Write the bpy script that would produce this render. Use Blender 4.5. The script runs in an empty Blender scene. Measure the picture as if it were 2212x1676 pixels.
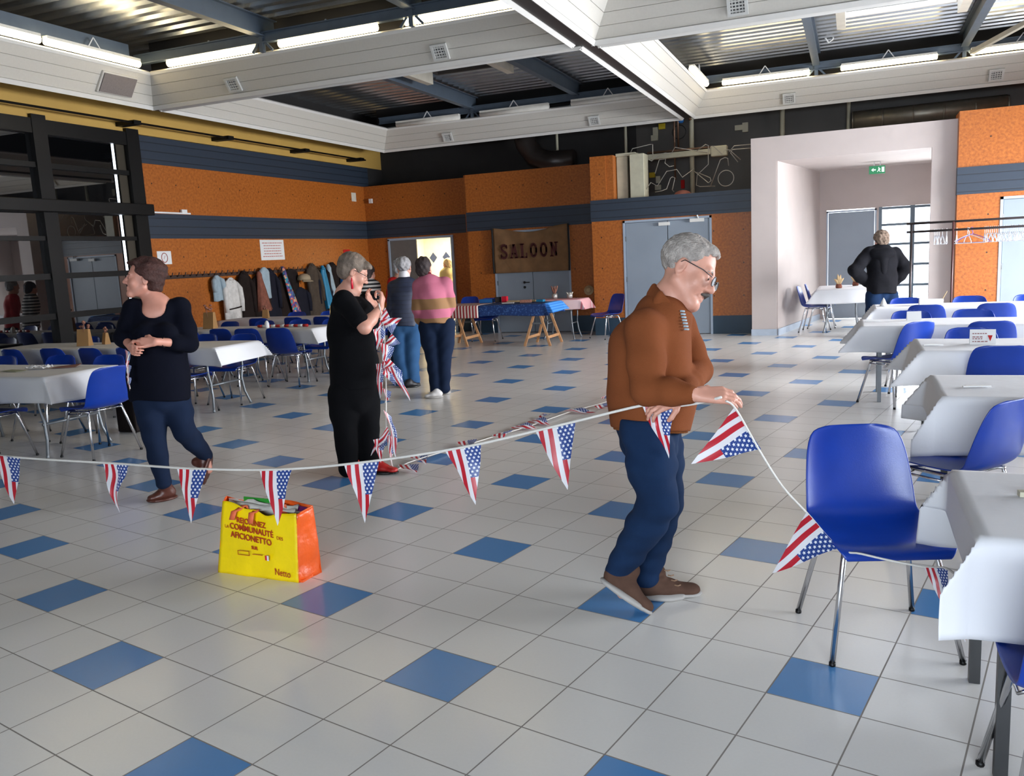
import bpy, math, random
import numpy as np
from mathutils import Vector, Matrix, noise as mnoise

random.seed(7)
SC = bpy.context.scene
COL = SC.collection

# ---------------------------------------------------------------- camera
FPX, ROLL, PITCH, YAW, CAMZ = 1805.4, -0.05148, 0.15476, 0.39174, 1.5656
def cam_axes():
    cr, sr = math.cos(ROLL), math.sin(ROLL); cp, sp = math.cos(PITCH), math.sin(PITCH)
    cy, sy = math.cos(YAW), math.sin(YAW)
    f = Vector((-sy*cp, cy*cp, -sp)); r0 = Vector((cy, sy, 0)); u0 = r0.cross(f)
    return cr*r0 + sr*u0, -sr*r0 + cr*u0, f
CR, CU, CF = cam_axes()
CAMP = Vector((0, 0, CAMZ))
cam_d = bpy.data.cameras.new('camera'); cam = bpy.data.objects.new('camera', cam_d); COL.objects.link(cam)
cam_d.sensor_width = 36.0; cam_d.sensor_fit = 'HORIZONTAL'; cam_d.lens = 36.0*FPX/2212.0
cam_d.clip_start = 0.05; cam_d.clip_end = 200
m = Matrix((CR, CU, -CF)).transposed().to_4x4(); m.translation = CAMP
cam.matrix_world = m
SC.camera = cam

def ray(px, py): return CR*((px-1106)/FPX) - CU*((py-838)/FPX) + CF
def at(px, py, D): return CAMP + D*ray(px, py)          # point D metres along the viewing axis
def onz(px, py, z=0.0):
    d = ray(px, py); return CAMP + ((z-CAMZ)/d.z)*d
def ony(px, py, y):
    d = ray(px, py); return CAMP + (y/d.y)*d
def onx(px, py, x):
    d = ray(px, py); return CAMP + (x/d.x)*d
def fdep(px, py): return (onz(px, py)-CAMP).dot(CF)

# ---------------------------------------------------------------- world, light, exposure
world = bpy.data.worlds.new('overcast_sky'); SC.world = world; world.use_nodes = True
wn = world.node_tree.nodes; wl = world.node_tree.links
bg = wn['Background']; bg.inputs[0].default_value = (0.80, 0.90, 1.0, 1); bg.inputs[1].default_value = 4.0
SC.view_settings.view_transform = 'Standard'; SC.view_settings.look = 'None'
SC.view_settings.gamma = 1.0; SC.view_settings.use_curve_mapping = False
SC.view_settings.exposure = 0.22
SC.cycles.use_denoising = True
SC.cycles.max_bounces = 7; SC.cycles.diffuse_bounces = 4; SC.cycles.glossy_bounces = 4
SC.cycles.transmission_bounces = 5; SC.cycles.sample_clamp_indirect = 6.0
SC.cycles.caustics_reflective = False; SC.cycles.caustics_refractive = False

def area(name, loc, direction, sx, sy, power, color=(1, 1, 1), spread=180):
    l = bpy.data.lights.new(name, 'AREA'); l.shape = 'RECTANGLE'; l.size = sx; l.size_y = sy
    l.energy = power; l.color = color; l.spread = math.radians(spread)
    o = bpy.data.objects.new(name, l); COL.objects.link(o); o.location = loc
    o.rotation_euler = Vector(direction).to_track_quat('-Z', 'Y').to_euler()
    return o
# daylight entering by the window bands of the right-hand wall and of the wall behind the camera
area('daylight_right_far_window', (6.85, 11.6, 1.75), (-1, 0.05, -0.45), 4.6, 2.2, 1250, (0.92, 0.96, 1.0), 130)
area('daylight_right_near_window', (6.85, 5.8, 1.75), (-1, -0.1, -0.45), 5.4, 2.2, 420, (0.88, 0.94, 1.0), 125)
area('daylight_rear_window', (0.8, -4.85, 1.9), (0.05, 1, -0.50), 5.4, 2.0, 470, (0.80, 0.90, 1.0), 130)
area('daylight_entrance', (1.35, 18.05, 1.2), (0, -1, -0.25), 1.6, 2.0, 160, (0.9, 0.96, 1.0))
area('kitchen_ceiling_light', (-8.6, 17.9, 2.45), (0, -0.15, -1), 1.6, 0.5, 150, (1.0, 0.86, 0.58))

# ---------------------------------------------------------------- naming helpers
def tag(o, label=None, cat=None, group=None, kind=None):
    if label: o['label'] = label
    if cat: o['category'] = cat
    if group: o['group'] = group
    if kind: o['kind'] = kind
    return o
def empty(name, loc=(0, 0, 0), rz=0.0, label=None, cat=None, group=None, kind=None):
    o = bpy.data.objects.new(name, None); COL.objects.link(o); o.location = loc; o.rotation_euler = (0, 0, rz)
    o.empty_display_size = 0.1
    return tag(o, label, cat, group, kind)
def kids(o): return [c for c in COL.objects if c.parent == o]
def copy_tree(o, children, loc, rz, label=None, group=None):
    r = o.copy(); COL.objects.link(r); r.location = loc; r.rotation_euler = (0, 0, rz)
    if label: r['label'] = label
    if group: r['group'] = group
    for ch, sub in children:
        c = ch.copy(); COL.objects.link(c); c.parent = r
        for g in sub:
            d = g.copy(); COL.objects.link(d); d.parent = c
    return r

# ---------------------------------------------------------------- mesh helper
class MB:
    def __init__(self, off=(0, 0, 0)):
        self.v = []; self.f = []; self.mi = []; self.off = Vector(off); self.uv = {}; self.cur = 0
    def vert(self, p):
        self.v.append((p[0]-self.off.x, p[1]-self.off.y, p[2]-self.off.z)); return len(self.v)-1
    def face(self, ids): self.f.append(tuple(ids)); self.mi.append(self.cur)
    def box(self, x0, x1, y0, y1, z0, z1):
        i = [self.vert((x, y, z)) for z in (z0, z1) for y in (y0, y1) for x in (x0, x1)]
        for q in ((0, 2, 3, 1), (4, 5, 7, 6), (0, 1, 5, 4), (2, 6, 7, 3), (0, 4, 6, 2), (1, 3, 7, 5)):
            self.face([i[k] for k in q])
        return self
    def obox(self, c, ax, ay, az):
        c, ax, ay, az = map(Vector, (c, ax, ay, az))
        i = [self.vert(c+sx*ax+sy*ay+sz*az) for sz in (-1, 1) for sy in (-1, 1) for sx in (-1, 1)]
        for q in ((0, 2, 3, 1), (4, 5, 7, 6), (0, 1, 5, 4), (2, 6, 7, 3), (0, 4, 6, 2), (1, 3, 7, 5)):
            self.face([i[k] for k in q])
        return self
    def bar(self, a, b, w, h, up=(0, 0, 1)):
        a, b = Vector(a), Vector(b); d = (b-a); L = d.length; d.normalize()
        up = Vector(up)
        if abs(d.dot(up)) > .98: up = Vector((1, 0, 0))
        s = d.cross(up).normalized(); u = s.cross(d)
        return self.obox((a+b)/2, d*L/2, s*w/2, u*h/2)
    def tube(self, pts, r, n=8, caps=True, closed=False):
        pts = [Vector(p) for p in pts]
        rr = r if isinstance(r, (list, tuple)) else [r]*len(pts)
        rings = []; prev = None
        for k, p in enumerate(pts):
            if closed: d = pts[(k+1) % len(pts)]-pts[k-1]
            else: d = pts[min(k+1, len(pts)-1)]-pts[max(k-1, 0)]
            if d.length < 1e-9: d = Vector((0, 0, 1))
            d.normalize()
            if prev is None:
                a = Vector((0, 0, 1)) if abs(d.z) < .9 else Vector((1, 0, 0))
                s = d.cross(a).normalized()
            else:
                s = prev-d*prev.dot(d)
                if s.length < 1e-6: s = d.cross(Vector((0, 0, 1)))
                s.normalize()
            prev = s; t = d.cross(s)
            rings.append([self.vert(p+rr[k]*(math.cos(2*math.pi*j/n)*s+math.sin(2*math.pi*j/n)*t)) for j in range(n)])
        m_ = len(rings)
        for k in range(m_ if closed else m_-1):
            A, B = rings[k], rings[(k+1) % m_]
            for j in range(n): self.face((A[j], A[(j+1) % n], B[(j+1) % n], B[j]))
        if caps and not closed:
            self.face(rings[0][::-1]); self.face(rings[-1])
        return self
    def lathe(self, c, prof, n=16, axis=None):
        c = Vector(c); rings = []
        for r, z in prof:
            rings.append([self.vert(c+Vector((r*math.cos(2*math.pi*j/n), r*math.sin(2*math.pi*j/n), z))) for j in range(n)])
        for A, B in zip(rings, rings[1:]):
            for j in range(n): self.face((A[j], A[(j+1) % n], B[(j+1) % n], B[j]))
        self.face(rings[0][::-1]); self.face(rings[-1])
        return self
    def grid(self, fn, nu, nv, uv=False):
        g = [[self.vert(fn(i/nu, j/nv)) for i in range(nu+1)] for j in range(nv+1)]
        if uv:
            for j in range(nv+1):
                for i in range(nu+1): self.uv[g[j][i]] = (i/nu, j/nv)
        for j in range(nv):
            for i in range(nu): self.face((g[j][i], g[j][i+1], g[j+1][i+1], g[j+1][i]))
        return self
    def quad(self, a, b, c, d):
        self.face([self.vert(p) for p in (a, b, c, d)]); return self
    def prism(self, poly, origin, ux, uy, n, t):
        """2-D polygon (convex or simple) extruded by t along n"""
        o, ux, uy, n = map(Vector, (origin, ux, uy, n))
        A = [self.vert(o+ux*x+uy*y) for x, y in poly]; B = [self.vert(o+ux*x+uy*y+n*t) for x, y in poly]
        self.face(A[::-1]); self.face(B)
        for k in range(len(poly)):
            l = (k+1) % len(poly); self.face((A[k], A[l], B[l], B[k]))
        return self
    def build(self, name, mat, parent=None, smooth=False, kind=None, label=None, bevel=0, solid=0, subsurf=0):
        me = bpy.data.meshes.new(name); me.from_pydata(self.v, [], self.f); me.update()
        mats = mat if isinstance(mat, (list, tuple)) else [mat]
        for x in mats: me.materials.append(x)
        if len(mats) > 1: me.polygons.foreach_set('material_index', self.mi)
        if self.uv:
            l = me.uv_layers.new(name='UVMap')
            for lp in me.loops: l.data[lp.index].uv = self.uv.get(lp.vertex_index, (0, 0))
        if smooth: me.polygons.foreach_set('use_smooth', [True]*len(me.polygons))
        o = bpy.data.objects.new(name, me); COL.objects.link(o)
        if parent: o.parent = parent
        if kind: o['kind'] = kind
        if label: o['label'] = label
        if solid:
            md = o.modifiers.new('thickness', 'SOLIDIFY'); md.thickness = solid; md.offset = 0
        if subsurf:
            md = o.modifiers.new('smooth', 'SUBSURF'); md.levels = md.render_levels = subsurf
        if bevel:
            md = o.modifiers.new('bevel', 'BEVEL'); md.width = bevel; md.segments = 2; md.limit_method = 'ANGLE'
        return o

# ---------------------------------------------------------------- materials
def newmat(name):
    m_ = bpy.data.materials.new(name); m_.use_nodes = True
    nt = m_.node_tree; return m_, nt, nt.nodes['Principled BSDF']
def lin(c):
    return tuple(((x/255)/12.92 if x/255 <= .04045 else ((x/255+.055)/1.055)**2.4) for x in c)+(1,)
def setspec(b, v):
    b.inputs['Specular IOR Level'].default_value = v
def M(name, rgb, rough=.5, metal=0., var=0.06, scale=8., bump=0., bscale=60., spec=.5, emit=None, estr=0, trans=0., alpha=1., sheen=0., coord='Object'):
    """plain surface with a little procedural mottling and bump"""
    m_, nt, b = newmat(name); N = nt.nodes; L = nt.links
    c = lin(rgb)
    b.inputs['Roughness'].default_value = rough; b.inputs['Metallic'].default_value = metal; setspec(b, spec)
    tc = N.new('ShaderNodeTexCoord')
    if var:
        nz = N.new('ShaderNodeTexNoise'); nz.inputs['Scale'].default_value = scale; nz.inputs['Detail'].default_value = 3
        L.new(tc.outputs[coord], nz.inputs['Vector'])
        mr = N.new('ShaderNodeMapRange'); mr.inputs[1].default_value = .3; mr.inputs[2].default_value = .7
        mr.inputs[3].default_value = 1-var; mr.inputs[4].default_value = 1+var
        L.new(nz.outputs['Fac'], mr.inputs[0])
        mx = N.new('ShaderNodeVectorMath'); mx.operation = 'SCALE'; mx.inputs[0].default_value = c[:3]
        L.new(mr.outputs[0], mx.inputs['Scale']); L.new(mx.outputs[0], b.inputs['Base Color'])
    else: b.inputs['Base Color'].default_value = c
    if bump:
        n2 = N.new('ShaderNodeTexNoise'); n2.inputs['Scale'].default_value = bscale; n2.inputs['Detail'].default_value = 4
        L.new(tc.outputs[coord], n2.inputs['Vector'])
        bp = N.new('ShaderNodeBump'); bp.inputs['Strength'].default_value = bump; bp.inputs['Distance'].default_value = .01
        L.new(n2.outputs['Fac'], bp.inputs['Height']); L.new(bp.outputs['Normal'], b.inputs['Normal'])
    if emit:
        b.inputs['Emission Color'].default_value = lin(emit); b.inputs['Emission Strength'].default_value = estr
    if trans: b.inputs['Transmission Weight'].default_value = trans
    if sheen: b.inputs['Sheen Weight'].default_value = sheen
    return m_
class NG:
    """tiny expression builder for shader math"""
    def __init__(s, nt): s.nt = nt
    def _in(s, node, k, v):
        if isinstance(v, (int, float)): node.inputs[k].default_value = v
        else: s.nt.links.new(v, node.inputs[k])
    def m(s, op, a, b=0., c=None):
        n = s.nt.nodes.new('ShaderNodeMath'); n.operation = op
        s._in(n, 0, a); s._in(n, 1, b)
        if c is not None: s._in(n, 2, c)
        return n.outputs[0]
    def mix(s, f, a, b):
        n = s.nt.nodes.new('ShaderNodeMix'); n.data_type = 'RGBA'
        s._in(n, 0, f)
        for k, v in ((6, a), (7, b)):
            if isinstance(v, tuple): n.inputs[k].default_value = v
            else: s.nt.links.new(v, n.inputs[k])
        return n.outputs[2]
    def coord(s, kind='Object'):
        t = s.nt.nodes.new('ShaderNodeTexCoord'); x = s.nt.nodes.new('ShaderNodeSeparateXYZ')
        s.nt.links.new(t.outputs[kind], x.inputs[0]); s.vec = t.outputs[kind]; return x.outputs[0], x.outputs[1], x.outputs[2]
    def noise(s, scale, detail=3, vec=None, rough=.5):
        n = s.nt.nodes.new('ShaderNodeTexNoise'); n.inputs['Scale'].default_value = scale
        n.inputs['Detail'].default_value = detail; n.inputs['Roughness'].default_value = rough
        s.nt.links.new(vec if vec is not None else s.vec, n.inputs['Vector']); return n.outputs['Fac']
# floor: white tiles with a blue one every ten, laid at an angle to the room
T0X, T0Y, TH, AN, TS = -1.641, 2.541, -0.21785, 1.0387, 0.305
def floor_mat():
    m_, nt, b = newmat('glazed_floor_tiles'); g = NG(nt); L = nt.links
    x, y, z = g.coord('Object')
    c, s_ = math.cos(TH), math.sin(TH)
    dx = g.m('SUBTRACT', x, T0X); dy = g.m('SUBTRACT', y, T0Y)
    B = g.m('ADD', g.m('MULTIPLY', dx, c/(TS*AN)), g.m('MULTIPLY', dy, s_/(TS*AN)))
    A = g.m('ADD', g.m('MULTIPLY', dx, -s_/TS), g.m('MULTIPLY', dy, c/TS))
    bi = g.m('FLOOR', B); ai = g.m('FLOOR', A)
    idx = g.m('FLOORED_MODULO', g.m('ADD', g.m('SUBTRACT', ai, g.m('MULTIPLY', bi, 3.0)), .5), 10.0)
    blue = g.m('LESS_THAN', idx, 1.0)
    fa = g.m('FRACT', A); fb = g.m('FRACT', B)
    ea = g.m('MINIMUM', fa, g.m('SUBTRACT', 1.0, fa)); eb = g.m('MINIMUM', fb, g.m('SUBTRACT', 1.0, fb))
    e = g.m('MINIMUM', ea, eb); grout = g.m('LESS_THAN', e, .0085)
    cv = nt.nodes.new('ShaderNodeCombineXYZ'); L.new(ai, cv.inputs[0]); L.new(bi, cv.inputs[1])
    wnz = nt.nodes.new('ShaderNodeTexWhiteNoise'); wnz.noise_dimensions = '2D'; L.new(cv.outputs[0], wnz.inputs['Vector'])
    n1 = g.noise(1.1, 2); n2 = g.noise(95, 2)
    tone = g.m('ADD', .93, g.m('ADD', g.m('MULTIPLY', wnz.outputs['Value'], .05), g.m('ADD', g.m('MULTIPLY', n1, .06), g.m('MULTIPLY', n2, .05))))
    white = g.mix(g.m('MULTIPLY', n1, .5), lin((230, 228, 225)), lin((222, 217, 210)))
    col = g.mix(blue, white, lin((82, 140, 198)))
    sc = nt.nodes.new('ShaderNodeVectorMath'); sc.operation = 'SCALE'; L.new(col, sc.inputs[0]); L.new(tone, sc.inputs['Scale'])
    col2 = g.mix(grout, sc.outputs[0], lin((138, 132, 126)))
    L.new(col2, b.inputs['Base Color'])
    rg = g.m('ADD', .22, g.m('ADD', g.m('MULTIPLY', grout, .5), g.m('MULTIPLY', n1, .03))); L.new(rg, b.inputs['Roughness'])
    bp = nt.nodes.new('ShaderNodeBump'); bp.inputs['Strength'].default_value = .5; bp.inputs['Distance'].default_value = .002
    L.new(g.m('SUBTRACT', g.m('MULTIPLY', n2, .15), grout), bp.inputs['Height']); L.new(bp.outputs[0], b.inputs['Normal'])
    return m_
def osb_mat():
    m_, nt, b = newmat('orange_particle_board'); g = NG(nt); L = nt.links
    x, y, z = g.coord('Object')
    h = g.m('ADD', x, y)
    cv = nt.nodes.new('ShaderNodeCombineXYZ'); L.new(h, cv.inputs[0]); L.new(z, cv.inputs[1])
    n1 = g.noise(26, 5, cv.outputs[0], .65); n2 = g.noise(1.3, 2, cv.outputs[0]); n3 = g.noise(90, 3, cv.outputs[0])
    r = nt.nodes.new('ShaderNodeValToRGB'); L.new(n1, r.inputs[0])
    e = r.color_ramp.elements; e[0].position = .32; e[0].color = lin((136, 72, 22)); e[1].position = .72; e[1].color = lin((184, 108, 42))
    k = e.new(.5) if hasattr(e, 'new') else None
    if k: k.color = lin((164, 90, 30))
    # screw heads / dark knots on a loose grid
    def spot(px, pz, jx, rad):
        u = g.m('FRACT', g.m('DIVIDE', g.m('ADD', h, jx), px)); v = g.m('FRACT', g.m('DIVIDE', g.m('ADD', z, .18), pz))
        du = g.m('MULTIPLY', g.m('SUBTRACT', u, .5), px); dv = g.m('MULTIPLY', g.m('SUBTRACT', v, .5), pz)
        d = g.m('SQRT', g.m('ADD', g.m('MULTIPLY', du, du), g.m('MULTIPLY', dv, dv)))
        return g.m('LESS_THAN', d, rad)
    s1 = spot(.52, .58, .1, .013)
    vo = nt.nodes.new('ShaderNodeTexVoronoi'); vo.inputs['Scale'].default_value = 5.5; L.new(cv.outputs[0], vo.inputs['Vector'])
    s2 = g.m('MULTIPLY', g.m('LESS_THAN', vo.outputs['Distance'], .055), .55)
    dark = g.m('MAXIMUM', s1, s2)
    c1 = g.mix(dark, r.outputs[0], lin((58, 30, 14)))
    tone = g.m('ADD', .86, g.m('ADD', g.m('MULTIPLY', n2, .14), g.m('MULTIPLY', n3, .14)))
    sc = nt.nodes.new('ShaderNodeVectorMath'); sc.operation = 'SCALE'; L.new(c1, sc.inputs[0]); L.new(tone, sc.inputs['Scale'])
    L.new(sc.outputs[0], b.inputs['Base Color']); b.inputs['Roughness'].default_value = .42
    return m_
def ribbed_mat(name, rgb, pitch, rough=.45, depth=.01, axis='z'):
    m_, nt, b = newmat(name); g = NG(nt); L = nt.links
    x, y, z = g.coord('Object')
    f = g.m('FRACT', g.m('DIVIDE', {'x': x, 'y': y, 'z': z}[axis], pitch))
    e = g.m('MINIMUM', f, g.m('SUBTRACT', 1.0, f))
    ln = g.m('LESS_THAN', e, .045)
    n = g.noise(14, 3)
    tone = g.m('ADD', .93, g.m('MULTIPLY', n, .14))
    base = g.mix(ln, lin(rgb), lin(tuple(int(c*.55) for c in rgb)))
    sc = nt.nodes.new('ShaderNodeVectorMath'); sc.operation = 'SCALE'; L.new(base, sc.inputs[0]); L.new(tone, sc.inputs['Scale'])
    L.new(sc.outputs[0], b.inputs['Base Color']); b.inputs['Roughness'].default_value = rough
    bp = nt.nodes.new('ShaderNodeBump'); bp.inputs['Distance'].default_value = depth; bp.inputs['Strength'].default_value = .8
    L.new(g.m('SMOOTH_MIN', e, .12, .05), bp.inputs['Height']); L.new(bp.outputs[0], b.inputs['Normal'])
    return m_
def flag_mat():
    m_, nt, b = newmat('printed_flag_plastic'); g = NG(nt); L = nt.links
    u, v, _ = g.coord('UV')      # u across, v = 1 at the string, 0 at the tip
    w = g.m('SUBTRACT', 1.0, v)
    red = g.m('LESS_THAN', g.m('FLOORED_MODULO', g.m('SUBTRACT', u, .08), .225), .115)
    edge = g.m('LESS_THAN', u, .07)
    red = g.m('MULTIPLY', red, g.m('SUBTRACT', 1.0, edge))
    canton = g.m('MULTIPLY', g.m('GREATER_THAN', u, .53), g.m('LESS_THAN', w, .53))
    p = .105
    row = g.m('FLOOR', g.m('DIVIDE', w, p*.55))
    off = g.m('MULTIPLY', g.m('FLOORED_MODULO', row, 2.0), .5)
    su = g.m('SUBTRACT', g.m('FRACT', g.m('ADD', g.m('DIVIDE', u, p*1.15), off)), .5)
    sv = g.m('SUBTRACT', g.m('FRACT', g.m('DIVIDE', w, p*.55)), .5)
    du = g.m('MULTIPLY', su, p*1.15*.20); dv = g.m('MULTIPLY', sv, p*.55*.30)
    d = g.m('SQRT', g.m('ADD', g.m('MULTIPLY', du, du), g.m('MULTIPLY', dv, dv)))
    ang = g.m('ARCTAN2', dv, du)
    star = g.m('LESS_THAN', g.m('MULTIPLY', d, g.m('ADD', 1.0, g.m('MULTIPLY', g.m('COSINE', g.m('MULTIPLY', g.m('ADD', ang, .314), 5.0)), -.32))), .0052)
    base = g.mix(red, lin((226, 226, 232)), lin((186, 34, 50)))
    cant = g.mix(star, lin((36, 66, 138)), lin((235, 238, 245)))
    col = g.mix(canton, base, cant)
    L.new(col, b.inputs['Base Color']); b.inputs['Roughness'].default_value = .38
    tr = nt.nodes.new('ShaderNodeBsdfTranslucent'); L.new(col, tr.inputs[0])
    ad = nt.nodes.new('ShaderNodeMixShader'); ad.inputs[0].default_value = .25
    L.new(b.outputs[0], ad.inputs[1]); L.new(tr.outputs[0], ad.inputs[2]); L.new(ad.outputs[0], nt.nodes['Material Output'].inputs[0])
    return m_
def stripe_mat(name, ca, cb, period, duty=.5, axis='x', rough=.7, off=0., kind='Object'):
    m_, nt, b = newmat(name); g = NG(nt); L = nt.links
    x, y, z = g.coord(kind)
    t = g.m('FRACT', g.m('DIVIDE', g.m('ADD', {'x': x, 'y': y, 'z': z}[axis], off), period))
    L.new(g.mix(g.m('LESS_THAN', t, duty), lin(cb), lin(ca)), b.inputs['Base Color']); b.inputs['Roughness'].default_value = rough
    return m_
def band_mat(name, bands, rough=.8, noise_amp=.0):
    """knitwear bands by height (object z): list of (z_top, rgb) from the bottom up"""
    m_, nt, b = newmat(name); g = NG(nt); L = nt.links
    x, y, z = g.coord('Object')
    if noise_amp: z = g.m('ADD', z, g.m('MULTIPLY', g.m('SUBTRACT', g.noise(6, 2), .5), noise_amp))
    col = lin(bands[-1][1])
    for zt, rgb in reversed(bands[:-1]):
        col = g.mix(g.m('LESS_THAN', z, zt), col, lin(rgb))
    L.new(col, b.inputs['Base Color']); b.inputs['Roughness'].default_value = rough
    n2 = g.noise(220, 2); bp = nt.nodes.new('ShaderNodeBump'); bp.inputs['Strength'].default_value = .3; bp.inputs['Distance'].default_value = .004
    L.new(n2, bp.inputs['Height']); L.new(bp.outputs[0], b.inputs['Normal'])
    return m_
def blotch_mat(name, cols, scale, rough=.8):
    m_, nt, b = newmat(name); g = NG(nt); L = nt.links
    g.coord('Object')
    vo = nt.nodes.new('ShaderNodeTexVoronoi'); vo.inputs['Scale'].default_value = scale; L.new(g.vec, vo.inputs['Vector'])
    r = nt.nodes.new('ShaderNodeValToRGB'); r.color_ramp.interpolation = 'CONSTANT'
    sp = nt.nodes.new('ShaderNodeSeparateXYZ'); L.new(vo.outputs['Color'], sp.inputs[0]); L.new(sp.outputs[0], r.inputs[0])
    e = r.color_ramp.elements; e[0].color = lin(cols[0]); e[0].position = 0
    e[1].color = lin(cols[1]); e[1].position = 1/len(cols)
    for k in range(2, len(cols)):
        q = e.new(k/len(cols)); q.color = lin(cols[k])
    L.new(r.outputs[0], b.inputs['Base Color']); b.inputs['Roughness'].default_value = rough
    return m_
def denim_mat(name, rgb, fade):
    m_, nt, b = newmat(name); g = NG(nt); L = nt.links
    g.coord('Object')
    n1 = g.noise(5, 3); n2 = g.noise(300, 2)
    c = g.mix(g.m('MULTIPLY', n1, .9), lin(rgb), lin(fade))
    sc = nt.nodes.new('ShaderNodeVectorMath'); sc.operation = 'SCALE'; L.new(c, sc.inputs[0]); L.new(g.m('ADD', .8, g.m('MULTIPLY', n2, .4)), sc.inputs['Scale'])
    L.new(sc.outputs[0], b.inputs['Base Color']); b.inputs['Roughness'].default_value = .9; setspec(b, .15)
    return m_
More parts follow.
